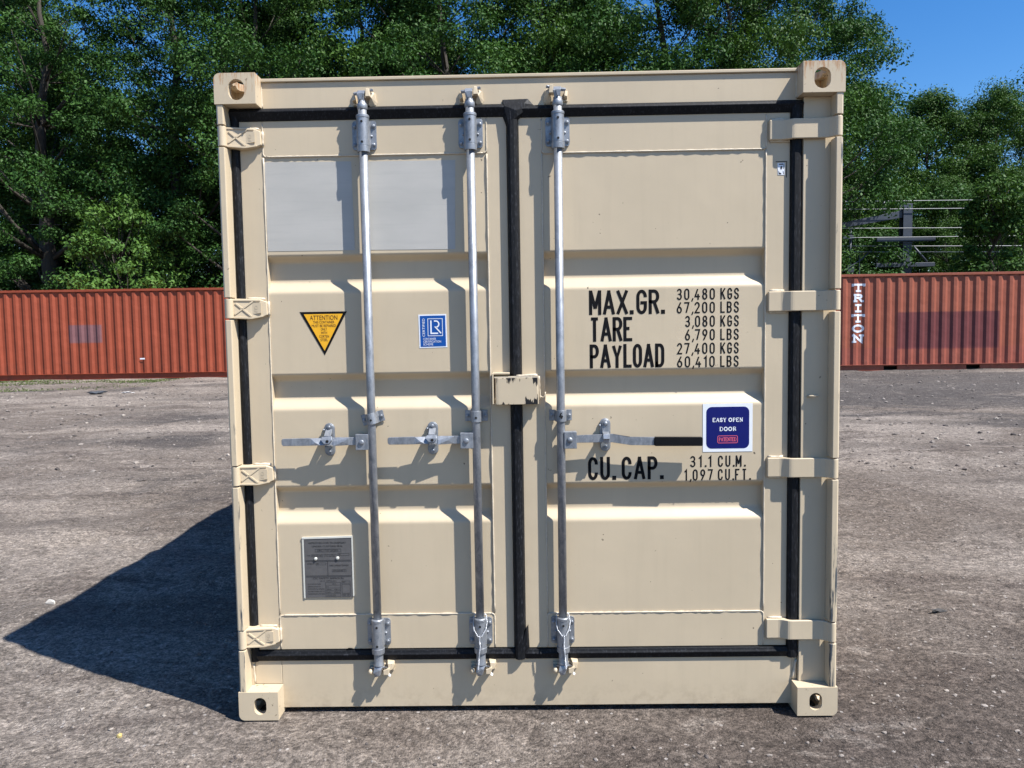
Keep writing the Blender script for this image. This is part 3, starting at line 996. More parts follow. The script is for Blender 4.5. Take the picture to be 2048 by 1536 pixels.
mb.build('cover_top', M['weld'], lbx)
MB().tube([(0.030, .055, 1.322), (0.034, .050, 1.313), (0.042, .046, 1.308), (0.050, .044, 1.311), (0.053, .043, 1.320), (0.053, .043, 1.330)], .0026, 8).build('hook', M['weld'], lbx)

# ---------------------------------------------------------------- lock rods
RYY, RR = 0.040, 0.0168
def bolt_part(rod, *a):
    mb = MB(); hexbolt(mb, *a); mb.build('bolt', M['steel'], rod)
def dimple(rod, c, *a):
    mb = MB(); mb.ball(c, *a); mb.build('rivet', M['steel'], rod)
def hexbolt(mb, x, y, z, r=0.0085, h=0.007, washer=True):
    if washer: mb.tube([(x, y, z), (x, y - .0018, z)], r * 1.35, 14)
    a = random.uniform(0, 1)
    pts = [(x + r * math.cos(a + i * math.pi / 3), z + r * math.sin(a + i * math.pi / 3)) for i in range(6)]
    mb.prism(pts, y - .0018, y - h, 'y')
    mb.ball((x, y - h, z), r * .8, .003, r * .8, 10, 6)

def lock_rod(xt, xb, handle_side):
    """vertical bar with its bearings, cams and bolts; handle_side -1 left, +1 right"""
    ax = lambda z: xb + (xt - xb) * (z - 0.40) / (2.46 - 0.40)
    mb = MB()
    mb.tube([(ax(0.2), RYY, 0.20), (ax(2.48), RYY, 2.485)], RR, 20)
    rod = mb.build('lock_rod', M['steel'], box)
    for (z0, z1, p0, p1, d) in ((2.288, 2.432, 2.303, 2.416, 1), (0.262, 0.407, 0.284, 0.398, -1)):
        xc = ax((z0 + z1) / 2)
        mb = MB()
        R2 = 0.0255
        mb.lathe(xc, RYY, [(RR, z0), (R2, z0), (R2, z0), (R2 + .001, z0 + .022), (R2 + .001, z0 + .022), (R2 - .002, z0 + .0225), (R2 - .002, z0 + .0245), (R2 - .001, z0 + .0245), (R2 - .001, z1 - .013), (R2 - .001, z1 - .013), (R2 + .0005, z1 - .012), (R2 + .0005, z1 - .003), (R2 - .003, z1), (R2 - .003, z1), (RR, z1)], 26)
        mb.prism(rrect(xc - .048, xc + .048, p0, p1, .012), T - .008, T - .0008, 'y')
        # webs that carry the bearing
        mb.prism([(xc - .026, T - .007), (xc - .0225, RYY), (xc + .0225, RYY), (xc + .026, T - .007)], p0 + .006, p1 - .006, 'z')
        br = mb.build('rod_bracket', M['steel'], rod, 0.0015)
        for dx in (-.0375, .0375):
            for zz in (p0 + .019, p1 - .021):
                bolt_part(rod, xc + dx, T - .008, zz)
            dimple(rod, (xc + dx * .76, T - .009, (p0 + p1) / 2 - .004), .0055)
        for zz in (z1 - .030, z0 + .036):
            mb = MB()
            mb.tube([(xc, RYY - R2 + .004, zz), (xc, RYY - R2 - .0002, zz)], .0048, 12)
            mb.build('grease_hole_shade', M['dark'], rod)  # solid near-black disc; the shade of the hole is its colour
    return rod, ax

def top_cam(rod, ax, mirror=1):
    x = ax(2.49); s = mirror
    mb = MB()
    mb.lathe(x, RYY, [(RR, 2.452), (.0185, 2.452), (.0205, 2.458), (.021, 2.468), (.019, 2.474), (.012, 2.486), (.004, 2.492)], 20)
    mb.hull([(x - .012, .026, 2.478), (x + .010, .026, 2.478), (x - .017, .021, 2.508), (x + .012, .021, 2.510), (x - .016, .036, 2.526), (x + .014, .036, 2.526), (x - .012, .055, 2.48), (x + .012, .055, 2.52)])
    mb.hull([(x - s * .034, .030, 2.513), (x - s * .034, .045, 2.522), (x + s * .002, .030, 2.516), (x + s * .002, .046, 2.528), (x - s * .030, .034, 2.505), (x, .034, 2.507)])
    mb.hull([(x + s * .020, .034, 2.520), (x + s * .046, .040, 2.522), (x + s * .044, .036, 2.532), (x + s * .022, .044, 2.533), (x + s * .040, .054, 2.524)])
    mb.hull([(x - s * .006, .019, 2.486), (x + s * .002, .019, 2.486), (x - s * .013, .018, 2.510), (x + s * .009, .018, 2.511), (x - s * .002, .030, 2.50)])
    mb.build('cam', M['steel'], rod, 0.0012)
    kp = MB()
    k = s
    kp.hull([(x + k * .016, .022, 2.498), (x + k * .034, .024, 2.499), (x + k * .018, .026, 2.531), (x + k * .030, .028, 2.531), (x + k * .014, .060, 2.497), (x + k * .036, .060, 2.499), (x + k * .018, .058, 2.534), (x + k * .032, .058, 2.533)])
    kp.hull([(x + k * .030, .050, 2.523), (x + k * .046, .056, 2.518), (x + k * .056, .074, 2.484), (x + k * .050, .074, 2.468), (x + k * .030, .074, 2.462), (x + k * .022, .058, 2.476), (x + k * .034, .046, 2.50), (x + k * .040, .074, 2.530)])
    kp.hull([(x - k * .038, .040, 2.487), (x - k * .026, .036, 2.490), (x - k * .040, .045, 2.508), (x - k * .030, .040, 2.512), (x - k * .040, .074, 2.484), (x - k * .024, .074, 2.480), (x - k * .044, .074, 2.508), (x - k * .028, .074, 2.514)])
    kp.box(min(x - k * .042, x + k * .05), max(x - k * .042, x + k * .05), .0665, T + .001, 2.476, 2.522)
    kp.build('cam_keeper', M['beige'], box, 0.002)

def bottom_cam(rod, ax, mirror=1, knob=True):
    x = ax(0.19); s = mirror
    mb = MB()
    mb.lathe(x, RYY, [(RR, .262), (.019, .262), (.019, .262), (.019, .222), (.0215, .216), (.0215, .211), (.017, .207), (.010, .204)], 20)
    mb.hull([(x - s * .016, .024, .208), (x + s * .018, .024, .210), (x - s * .021, .019, .186), (x + s * .010, .017, .198), (x - s * .014, .024, .166), (x + s * .004, .019, .172), (x - s * .010, .050, .208), (x + s * .012, .050, .17)])
    mb.hull([(x + s * .006, .026, .204), (x + s * .030, .024, .210), (x + s * .042, .030, .203), (x + s * .032, .036, .197), (x + s * .006, .040, .196), (x + s * .010, .040, .210)])
    mb.hull([(x + s * .030, .044, .168), (x + s * .046, .038, .160), (x + s * .050, .046, .166), (x + s * .038, .052, .174)])
    mb.hull([(x - s * .034, .034, .204), (x - s * .010, .028, .210), (x - s * .012, .034, .198), (x - s * .034, .044, .196), (x - s * .010, .05, .205)])
    mb.build('cam', M['steel'], rod, 0.0012)
    kp = MB()
    k = s
    kp.hull([(x + k * .020, .026, .194), (x + k * .044, .028, .200), (x + k * .020, .026, .174), (x + k * .040, .028, .172), (x + k * .020, .07, .196), (x + k * .046, .07, .202), (x + k * .022, .07, .168), (x + k * .042, .07, .166)])
    kp.hull([(x + k * .036, .040, .218), (x + k * .056, .044, .214), (x + k * .062, .06, .204), (x + k * .052, .044, .188), (x + k * .040, .040, .184), (x + k * .030, .074, .222), (x + k * .060, .074, .218), (x + k * .060, .074, .186), (x + k * .034, .074, .180)])
    kp.ball((x - k * .033, .036, .184), .011, .012, .012, 12, 8)
    kp.hull([(x - k * .042, .040, .196), (x - k * .026, .040, .196), (x - k * .040, .040, .172), (x - k * .026, .040, .172), (x - k * .044, .074, .198), (x - k * .024, .074, .198), (x - k * .044, .074, .168), (x - k * .024, .074, .168)])
    kp.box(min(x - k * .044, x + k * .058), max(x - k * .044, x + k * .058), .0665, T + .001, .176, .206)
    kp.build('cam_keeper', M['beige'], box, 0.002)

def guide(rod, ax, z, bent=0.0):
    x = ax(z)
    c = Vector((x, RYY, z))
    Rm = Matrix.Translation(c) @ Matrix.Rotation(math.radians(-bent), 4, 'Y') @ Matrix.Translation(-c)
    Rm = Rm if bent else None
    hh = .0225
    mb = MB()
    def strap(a, b):
        out = [(-.046, T - .004), (-.024, T - .004)] + [(-.0215 * math.cos(math.radians(t)), RYY - .0215 * math.sin(math.radians(t))) for t in range(0, 181, 18)] + [(.024, T - .004), (.046, T - .004)]
        inn = [(.046, T - .0006), (.021, T - .0006)] + [(.0180 * math.cos(math.radians(t)), RYY - .0180 * math.sin(math.radians(t))) for t in range(0, 181, 18)] + [(-.021, T - .0006), (-.046, T - .0006)]
        mb.prism([(x + p[0], p[1]) for p in out + inn], a, b, 'z', Rm)
    strap(z - hh, z + hh)
    g = mb.build('rod_guide', M['steel'], rod, 0.001)
    for dx in (-.036, .036):
        p = Vector((x + dx, T - .004, z))
        if Rm: p = Rm @ p
        bolt_part(rod, p.x, p.y, p.z, .0075, .006)
    mb = MB()
    p = Vector((x + .001, RYY - .0213, z - .004))
    mb.tube([p, p + Vector((0, -.0012, 0))], .0046, 10)
    mb.build('grease_hole_shade', M['dark'], rod)  # black disc on the strap, shade of a hole put into colour

def stud_plate(rod, px, zc):
    mb = MB()
    mb.prism(stadium(px, zc, .0215, .0675), T - .0065, T + .0005, 'y')
    mb.prism(stadium(px, zc, .0185, .0645), T - .0095, T - .0066, 'y')
    return mb

rods = []
for (xt, xb, hs) in ((-0.651, -0.6475, -1), (-0.229, -0.2255, -1), (0.1155, 0.1138, 1)):
    rod, ax = lock_rod(xt, xb, hs)
    rods.append((rod, ax))
    top_cam(rod, ax, 1 if hs < 0 else -1)
    bottom_cam(rod, ax, 1)
rods[0][0]['label'] = 'leftmost lock rod, its middle guide bent'
guide(rods[0][0], rods[0][1], 1.232, 14)
guide(rods[1][0], rods[1][1], 1.236)
guide(rods[2][0], rods[2][1], 1.233)

# levers of the two left rods
def left_lever(rod, ax, hubx, endx):
    xr = ax(1.14)
    mb = MB()   # hub welded to the rod
    mb.prism([(xr - .012, .022), (xr - .064, .022), (xr - .064, .029), (xr - .012, .029)], 1.108, 1.171, 'z')
    mb.box(xr - .064, xr - .010, .029, .058, 1.164, 1.171)
    mb.box(xr - .064, xr - .010, .029, .058, 1.108, 1.115)
    mb.tube([(xr - .04, .023, 1.139), (xr - .04, .0185, 1.139)], .0105, 16)
    mb.ball((xr - .04, .0185, 1.139), .0105, .003, .0105)
    mb.build('handle_hub', M['steel'], rod, 0.0015)
    mb = MB()   # flat bar, pinched before the grip
    mb.hull([(xr - .050, .032, 1.128), (xr - .050, .032, 1.158), (xr - .050, .040, 1.128), (xr - .050, .040, 1.158), (hubx + .085, .030, 1.127), (hubx + .085, .030, 1.159), (hubx + .085, .038, 1.127), (hubx + .085, .038, 1.159)])
    z = 1.146
    mb.hull([(hubx + .086, .030, z - .018), (hubx + .086, .030, z + .013), (hubx + .086, .038, z - .018), (hubx + .086, .038, z + .013), (hubx + .02, .020, z - .020), (hubx + .02, .034, z + .014), (hubx + .02, .024, z - .002), (hubx + .02, .044, z - .01), (hubx + .06, .024, z - .004)])
    mb.hull([(hubx + .022, .024, z - .016), (hubx + .022, .032, z + .014), (hubx + .022, .042, z), (hubx - .030, .020, z - .017), (hubx - .030, .032, z + .014), (hubx - .030, .042, z)])
    mb.hull([(hubx - .028, .020, z - .017), (hubx - .028, .033, z + .012), (hubx - .028, .044, z - .004), (hubx - .074, .024, z - .018), (hubx - .074, .030, z + .012), (hubx - .074, .040, z - .004), (hubx - .05, .020, z - .006)])
    mb.prism([(hubx - .073, z + .0125), (hubx - .073, z - .0185), (endx + .006, z - .0185), (endx, z - .012), (endx, z + .006), (endx + .006, z + .011)], .026, .034, 'y')
    mb.build('door_handle', M['steel'], rod, 0.0015)
    mb = stud_plate(rod, hubx - .004, 1.146)
    px = hubx - .004
    mb.hull([(px - .013, T - .012, 1.190), (px + .013, T - .012, 1.190), (px - .014, .030, 1.165), (px + .014, .030, 1.165), (px - .013, T - .008, 1.172), (px + .013, T - .008, 1.172)])
    mb.hull([(px - .020, .024, 1.164), (px + .020, .024, 1.166), (px - .024, .016, 1.152), (px + .022, .016, 1.152), (px - .012, .013, 1.138), (px + .010, .013, 1.137), (px, .016, 1.128), (px - .016, .034, 1.14), (px + .016, .034, 1.14)])
    mb.box(px - .013, px + .013, .036, T - .008, 1.118, 1.124)
    mb.build('handle_catch', M['steel'], rod, 0.0018)
    bolt_part(rod, px, T - .0095, 1.1975, .0085); bolt_part(rod, px, T - .0095, 1.0955, .0085)
    dimple(rod, (px - .022, T - .01, 1.186), .005)
    mb = MB()
    mb.tube([(px + .003, .0165, 1.1455), (px + .003, .0128, 1.1455)], .006, 12)
    mb.build('grease_hole_shade', M['dark'], rod)  # no opening here: a black disc paints the hole's shade
left_lever(rods[0][0], rods[0][1], -0.824, -1.013)
left_lever(rods[1][0], rods[1][1], -0.402, -0.584)

# long lever of the right rod
rod, ax = rods[2]
xr = ax(1.14)
mb = MB()
mb.prism([(xr + .012, .021), (xr + .062, .021), (xr + .062, .028), (xr + .012, .028)], 1.102, 1.170, 'z')
mb.box(xr + .010, xr + .062, .028, .058, 1.163, 1.170)
mb.box(xr + .010, xr + .018, .028, .058, 1.102, 1.163)
mb.ball((xr + .034, .021, 1.137), .012, .008, .012)
mb.build('handle_hub', M['steel'], rod, 0.0018)
mb = MB()
def bar(a, b, t=.008):
    (x0, y0, l0, h0), (x1, y1, l1, h1) = a, b
    mb.hull([(x0, y0, l0), (x0, y0, h0), (x0, y0 + t, l0), (x0, y0 + t, h0), (x1, y1, l1), (x1, y1, h1), (x1, y1 + t, l1), (x1, y1 + t, h1)])
bar((xr + .050, .032, 1.124, 1.154), (.265, .034, 1.124, 1.156)); bar((.265, .034, 1.124, 1.156), (.318, .033, 1.124, 1.158))
bar((.318, .033, 1.124, 1.158), (.392, .030, 1.112, 1.145)); bar((.392, .030, 1.112, 1.145), (.490, .028, 1.110, 1.143))
mb.build('door_handle', M['steel'], rod, 0.001)
mb = MB()
mb.hull([(.486, .022, 1.108), (.486, .022, 1.144), (.486, .042, 1.108), (.486, .042, 1.144), (.680, .020, 1.106), (.680, .020, 1.141), (.680, .040, 1.106), (.680, .040, 1.141)])
mb.build('handle_grip', M['black_plastic'], rod, 0.005, 3)
px = .295
mb = stud_plate(rod, px, 1.150)
mb.prism(stadium(px, 1.176, .0135, .036), T - .017, T - .0096, 'y')
mb.hull([(px - .013, T - .012, 1.165), (px + .013, T - .012, 1.165), (px - .013, .026, 1.160), (px + .013, .026, 1.160), (px - .013, .026, 1.152), (px + .013, .026, 1.152)])
mb.hull([(px - .014, .020, 1.158), (px + .014, .020, 1.158), (px - .013, .016, 1.140), (px + .013, .016, 1.140), (px - .012, .028, 1.134), (px + .012, .028, 1.134), (px - .012, .030, 1.156), (px + .012, .030, 1.156)])
mb.hull([(px - .012, .022, 1.136), (px + .013, .022, 1.136), (px - .010, .026, 1.120), (px + .010, .026, 1.120), (px, .034, 1.118), (px - .01, .036, 1.13), (px + .01, .036, 1.13)])
mb.build('handle_catch', M['steel'], rod, 0.002)
dimple(rod, (px, T - .017, 1.197), .0095, .006, .0095); bolt_part(rod, px, T - .0095, 1.102, .009)
dimple(rod, (px - .022, T - .010, 1.189), .005)

# ---------------------------------------------------------------- markings and stickers on the doors
YP = T + 0.003
YL = YP - 0.0008
def painted(text, x0, x1, z0, z1, st, gap, aspect, extra=()):
    for t, a0, a1 in ((text, x0, x1),) + tuple(extra):
        mb = MB()
        letter_line(mb, t, a0, a1, z0, z1, st, YL, gap, .3, aspect)
        mb.build('lettering', M['ink'], doorR, merge=0)
B_ = 0.0127
painted('MAX.', .235, .410, 1.636, 1.734, B_, .075, .42, (('GR.', .425, .536),))
painted('TARE', .236, .408, 1.528, 1.626, B_, .045, .42)
painted('PAYLOAD', .236, .537, 1.421, 1.517, B_, .06, .40)
painted('CU.', .225, .335, .963, 1.058, B_, .11, .42, (('CAP.', .362, .529),))
S_ = 0.0057
rows = [(1.690, '30,480', .587, 'KGS'), (1.636, '67,200', .587, 'LBS'), (1.581, '3,080', .620, 'KGS'), (1.527, '6,790', .620, 'LBS'), (1.472, '27,400', .588, 'KGS'), (1.4185, '60,410', .588, 'LBS')]
for z, num, xa, unit in rows:
    painted(num, xa, .740, z, z + .0455, S_, .20, .44, ((unit, .762, .836),))
painted('31.1', .640, .728, 1.011, 1.057, S_, .24, .44, (('CU.M.', .754, .865),))
painted('1,097', .616, .733, .9555, 1.002, S_, .24, .44, (('CU.FT.', .754, .886),))

def sheet(mb, poly, y): mb.add([(x, y, z) for x, z in poly], [tuple(range(len(poly)))])
def rect(mb, x0, x1, z0, z1, y): sheet(mb, [(x0, z0), (x1, z0), (x1, z1), (x0, z1)], y)
def frame(mb, x0, x1, z0, z1, w, y):
    rect(mb, x0, x1, z1 - w, z1, y); rect(mb, x0, x1, z0, z0 + w, y)
    rect(mb, x0, x0 + w, z0 + w, z1 - w, y); rect(mb, x1 - w, x1, z0 + w, z1 - w, y)

# easy open door notice
mb = MB(); mb.box(.692, .893, YP - .0012, YP - .0002, 1.073, 1.2695)
st = mb.build('notice_sticker', M['white'], doorR, label='white square notice with a navy panel')
mb = MB(); sheet(mb, rrect(.706, .8795, 1.0865, 1.2565, .022, 6), YP - .0018); mb.build('notice_panel', M['navy'], doorR)
# serif capitals
def serif_line(mb, text, x0, x1, z0, z1, y, thin, thick, gap=.30, space=.45):
    h = z1 - z0
    shapes = {
     'E': (.66, [([(.12, 0), (.12, 1)], 1), ([(0, 1), (1, 1), (1, .78)], 0), ([(0, 0), (1, 0), (1, .24)], 0), ([(.12, .52), (.75, .52)], 0)]),
     'A': (.86, [([(.08, 0), (.5, 1)], 0), ([(.5, 1), (.92, 0)], 1), ([(.22, .34), (.75, .34)], 0), ([(0, 0), (.2, 0)], 0), ([(.78, 0), (1.05, 0)], 0)]),
     'S': (.58, [([(.92, .72)] + arc(.5, .76, .45, .22, 20, 200) + [(.2, .56), (.8, .44)] + arc(.5, .24, .46, .22, 20, -180) + [(.04, .32)], 1)]),
     'Y': (.82, [([(.1, 1), (.5, .45), (.5, 0)], 1), ([(.9, 1), (.5, .45)], 0), ([(0, 1), (.25, 1)], 0), ([(.75, 1), (1, 1)], 0), ([(.3, 0), (.7, 0)], 0)]),
     'O': (.88, [(arc(.5, .5, .47, .48, 0, 360, 24), 1)]),
     'P': (.68, [([(.18, 0), (.18, 1)], 1), ([(0, 1), (.55, 1)] + arc(.55, .74, .42, .26, 90, -90) + [(.2, .48)], 0), ([(0, 0), (.42, 0)], 0)]),
     'N': (.86, [([(.14, 0), (.14, 1)], 0), ([(.14, 1), (.86, 0)], 1), ([(.86, 0), (.86, 1)], 0), ([(0, 1), (.2, 1)], 0), ([(0, 0), (.3, 0)], 0), ([(.72, 1), (1, 1)], 0)]),
     'D': (.84, [([(.16, 0), (.16, 1)], 1), ([(0, 1), (.45, 1)] + arc(.45, .5, .52, .5, 90, -90) + [(0, 0)], 0)]),
     'R': (.80, [([(.16, 0), (.16, 1)], 1), ([(0, 1), (.5, 1)] + arc(.5, .75, .36, .25, 90, -90) + [(.2, .5)], 0), ([(.5, .5), (.95, 0)], 1), ([(0, 0), (.36, 0)], 0)]),
     'T': (.76, [([(.5, 0), (.5, 1)], 1), ([(0, .8), (0, 1), (1, 1), (1, .8)], 0), ([(.3, 0), (.7, 0)], 0)]),
     'I': (.34, [([(.5, 0), (.5, 1)], 1), ([(0, 1), (1, 1)], 0), ([(0, 0), (1, 0)], 0)]),
    }
    adv, xs = 0, []
    for ch in text:
        if ch == ' ': adv += space; continue
        w = shapes[ch][0]; xs.append((ch, adv, w)); adv += w + gap
    adv -= gap
    k = (x1 - x0) / adv
    for ch, a, w in xs:
        yy = y
        for path, heavy in shapes[ch][1]:
            s = thick if heavy else thin
            ribbon(mb, [(x0 + (a + px * w) * k, z0 + s * .3 + pz * (h - s * .6)) for px, pz in path], s, lambda u, v_, yy=yy: (u, yy, v_))
            yy -= .00008
mb = MB()
serif_line(mb, 'EASY OPEN', .732, .853, 1.195, 1.2115, YP - .0024, .0021, .0036)
serif_line(mb, 'DOOR', .760, .826, 1.158, 1.1745, YP - .0024, .0021, .0036)
mb.build('notice_lettering', M['white'], doorR, merge=0)
mb = MB()
z0, z1 = 1.109, 1.138
for pth in (rrect(.752, .832, z0, z1, .005, 4),):
    ribbon(mb, pth + [pth[0]], .0024, lambda u, v_: (u, YP - .0024, v_))
serif_line(mb, 'PATENTED', .757, .827, z0 + .0065, z1 - .0065, YP - .0024, .0018, .0028, .2)
mb.build('notice_stamp', M['rose'], doorR, merge=0)

# warning triangle
mb = MB(); mb.prism([(-.936, 1.6665), (-.744, 1.6665), (-.839, 1.490)], YP - .001, YP - .0002, 'y')
mb.build('warning_sticker', M['ink'], doorL, label='black bordered yellow warning triangle')
mb = MB(); sheet(mb, [(-.919, 1.657), (-.761, 1.657), (-.839, 1.509)], YP - .0016); mb.build('warning_panel', M['yellow'], doorL)
mb = MB()
def centred(t, cx, w, z0, h, y): font_mesh(t, cx - w / 2, cx + w / 2, z0, z0 + h, y, mb)
YS = YP - .0021
for t, w, z0, h in (('ATTENTION', .112, 1.633, .0185), ('THIS CONTAINER', .086, 1.619, .0105), ('MUST BE REPAIRED', .098, 1.6045, .0105), ('ONLY', .025, 1.5905, .0105), ('WITH', .025, 1.576, .0105), ('CORTEN', .040, 1.5615, .0105), ('STEEL', .030, 1.5475, .0105)):
    centred(t, -.839, w, z0, h, YS)
mb.build('warning_lettering', M['brown_ink'], doorL)

# certification sticker
mb = MB(); mb.prism([(-.453, 1.513), (-.340, 1.515), (-.342, 1.649), (-.455, 1.648)], YP - .001, YP - .0002, 'y')
mb.build('certificate_sticker', M['white'], doorL, label='white edged blue certification sticker')
mb = MB(); sheet(mb, [(-.448, 1.518), (-.345, 1.520), (-.346, 1.644), (-.449, 1.643)], YP - .0016); mb.build('certificate_panel', M['blue'], doorL)
mb = MB()
y = YP - .0022
frame(mb, -.418, -.357, 1.561, 1.632, .0022, y)
ribbon(mb, [(-.4045, 1.624), (-.4045, 1.572), (-.376, 1.572)], .0055, lambda u, v_: (u, y, v_))
ribbon(mb, [(-.392, 1.6215)] + [(-.384 + .0115 * math.cos(math.radians(t)), 1.609 + .0125 * math.sin(math.radians(t))) for t in range(90, -91, -15)] + [(-.386, 1.5965), (-.364, 1.572)], .0052, lambda u, v_: (u, y - .0002, v_))
font_mesh('CERTIFIED', -.4395, -.4295, 1.559, 1.632, y, mb, rot90=True)
for t, w, z0 in (('CONTAINER', .052, 1.5455), ('CERTIFICATION', .072, 1.5345), ('SCHEME', .040, 1.5235)):
    font_mesh(t, -.437, -.437 + w, z0, z0 + .0085, y, mb)
mb.build('certificate_lettering', M['white'], doorL)

# two pale blank sheets
mb = MB(); mb.prism([(-1.056, 1.912), (-.704, 1.911), (-.709, 2.262), (-1.057, 2.265)], YP - .001, YP - .0002, 'y')
mb.build('blank_sheet', M['placard'], doorL)
mb = MB(); mb.prism([(-.674, 1.911), (-.300, 1.908), (-.293, 2.260), (-.676, 2.261)], YP - .001, YP - .0002, 'y')
mb.build('blank_sheet', M['placard'], doorL)

# grey approval plate
pl = MB()
pl.box(-.950, -.754, YP - .004, YP - .0002, .486, .737)
plate = pl.build('approval_plate', M['plate'], doorL, label='grey metal approval plate with pale edges')
mb = MB()
mb.prism([(-.958, .733), (-.748, .737), (-.748, .7445), (-.958, .7405)], YP - .0055, YP - .0002, 'y')
mb.prism([(-.753, .49), (-.7475, .492), (-.7475, .7365), (-.753, .7365)], YP - .0055, YP - .0002, 'y')
mb.prism([(-.957, .486), (-.951, .482), (-.951, .7325), (-.957, .7325)], YP - .0045, YP - .0002, 'y')
mb.tube([(-.903, YP - .004, .650), (-.903, YP - .007, .650)], .0068, 12); mb.ball((-.903, YP - .007, .650), .0068, .003, .0068)
mb.tube([(-.812, YP - .004, .652), (-.812, YP - .007, .652)], .0068, 12); mb.ball((-.812, YP - .007, .652), .0068, .003, .0068)
mb.build('plate_rim', M['plate_edge'], doorL)
mb = MB()
y = YP - .0046
font_mesh('APPROVED FOR TRANSPORT', -.932, -.776, .7125, .7195, y, mb)
font_mesh('UNDER CUSTOMS SEAL', -.917, -.789, .6985, .7055, y, mb)
frame(mb, -.905, -.797, .678, .691, .0011, y)
font_mesh('GB/C 17197 LR/2015', -.896, -.808, .6812, .6885, y, mb)
frame(mb, -.922, -.873, .658, .668, .0009, y); font_mesh('TYPE', -.940, -.926, .6605, .6655, y, mb); font_mesh('EM2-DD-401', -.918, -.877, .6608, .6655, y, mb)
font_mesh("MANUFACTURER'S NO.", -.869, -.816, .6650, .6700, y, mb); font_mesh('OF THE CONTAINER', -.868, -.822, .6580, .6630, y, mb)
frame(mb, -.812, -.764, .662, .672, .0009, y); font_mesh('001', -.808, -.798, .6645, .6695, y, mb)
for (a, b, z) in ((-.946, -.758, .6425), (-.946, -.758, .638), (-.946, -.758, .5775), (-.946, -.758, .573)): rect(mb, a, b, z, z + .0013, y)
rect(mb, -.855, -.8535, .579, .638, y)
font_mesh('OWNER NO.', -.940, -.909, .626, .6315, y, mb); frame(mb, -.903, -.861, .6235, .633, .0009, y); font_mesh('001', -.900, -.890, .6258, .6308, y, mb)
font_mesh('TIMBER COMPONENT TREATMENT', -.848, -.768, .6175, .6240, y, mb); frame(mb, -.837, -.778, .594, .604, .0009, y); font_mesh('IM/TCO/RM/00 15', -.832, -.783, .5963, .6015, y, mb)
font_mesh('CSC SAFETY APPROVAL', -.917, -.788, .5635, .5705, y, mb)
font_mesh('GB-LR 17197-06/2015', -.888, -.820, .5535, .5582, y, mb)
for i, t in enumerate(('DATE MANUFACTURED', 'IDENTIFICATION NO.', 'MAXIMUM OPERATING GROSS MASS', 'ALLOWABLE STACKING LOAD 1.8 G', 'TRANSVERSE RACKING TEST FORCE')):
    font_mesh(t, -.940, -.885 if i < 2 else -.870, .5405 - i * .0103, .5455 - i * .0103, y, mb)
frame(mb, -.866, -.803, .490, .550, .0009, y)
for i in range(1, 5): rect(mb, -.865, -.804, .5495 - i * .0118, .5503 - i * .0118, y)
for i, (a, b, t) in enumerate(((-.838, -.822, '2015'), (-.863, -.853, '01'), (-.862, -.842, '30480KG'), (-.862, -.842, '216000KG'), (-.860, -.825, '15240 KG'))):
    font_mesh(t, a, b, .5408 - i * .0118, .5458 - i * .0118, y, mb)
    if i in (2, 3): font_mesh('67200 LB', -.830, -.808, .5408 - i * .0118, .5458 - i * .0118, y, mb)
frame(mb, -.798, -.763, .503, .556, .0009, y); frame(mb, -.798, -.763, .490, .500, .0009, y)
for z in (.5455, .540): rect(mb, -.797, -.764, z, z + .0008, y)
font_mesh('NEXT', -.795, -.782, .5485, .5535, y, mb); font_mesh('05 15', -.793, -.769, .4925, .4975, y, mb)
mb.build('plate_lettering', M['plate_ink'], doorL)
# small grey tag and its ink strokes, top of the right door
mb = MB(); mb.prism([(.987, 2.1775), (1.013, 2.1765), (1.0125, 2.224), (.985, 2.2235)], T - .0012, T - .0002, 'y')
mb.build('small_tag', M['white'], doorR)
mb = MB()
ribbon(mb, [(.978, 2.2285), (1.0215, 2.229), (1.0208, 2.1665)], .0032, lambda u, v_: (u, T - .0008, v_))
sheet(mb, [(.990, 2.220), (1.008, 2.221), (1.008, 2.2165), (.991, 2.2165)], T - .0018)
sheet(mb, [(.997, 2.2105), (1.0035, 2.211), (1.004, 2.203), (1.0, 2.197), (.996, 2.203)], T - .0018)
sheet(mb, [(.989, 2.195), (.993, 2.186), (1.000, 2.184), (1.0, 2.1795), (.990, 2.180)], T - .0018)
ribbon(mb, [(1.0095, 2.217), (1.0085, 2.200)], .002, lambda u, v_: (u, T - .0018, v_))
ribbon(mb, [(1.007, 2.192), (1.010, 2.180)], .002, lambda u, v_: (u, T - .0018, v_))
mb.build('tag_print', M['plate_ink'], doorR, merge=0)
# a stencilled number on the right hand mid guide and marks of wear
mb = MB()
gx_ = rods[2][1](1.233)
letter_line(mb, '4', gx_ - .008, gx_ + .008, 1.224, 1.250, .0045, RYY - .0222)
mb.build('stencilled_number', M['ink'], rods[2][0], merge=0)

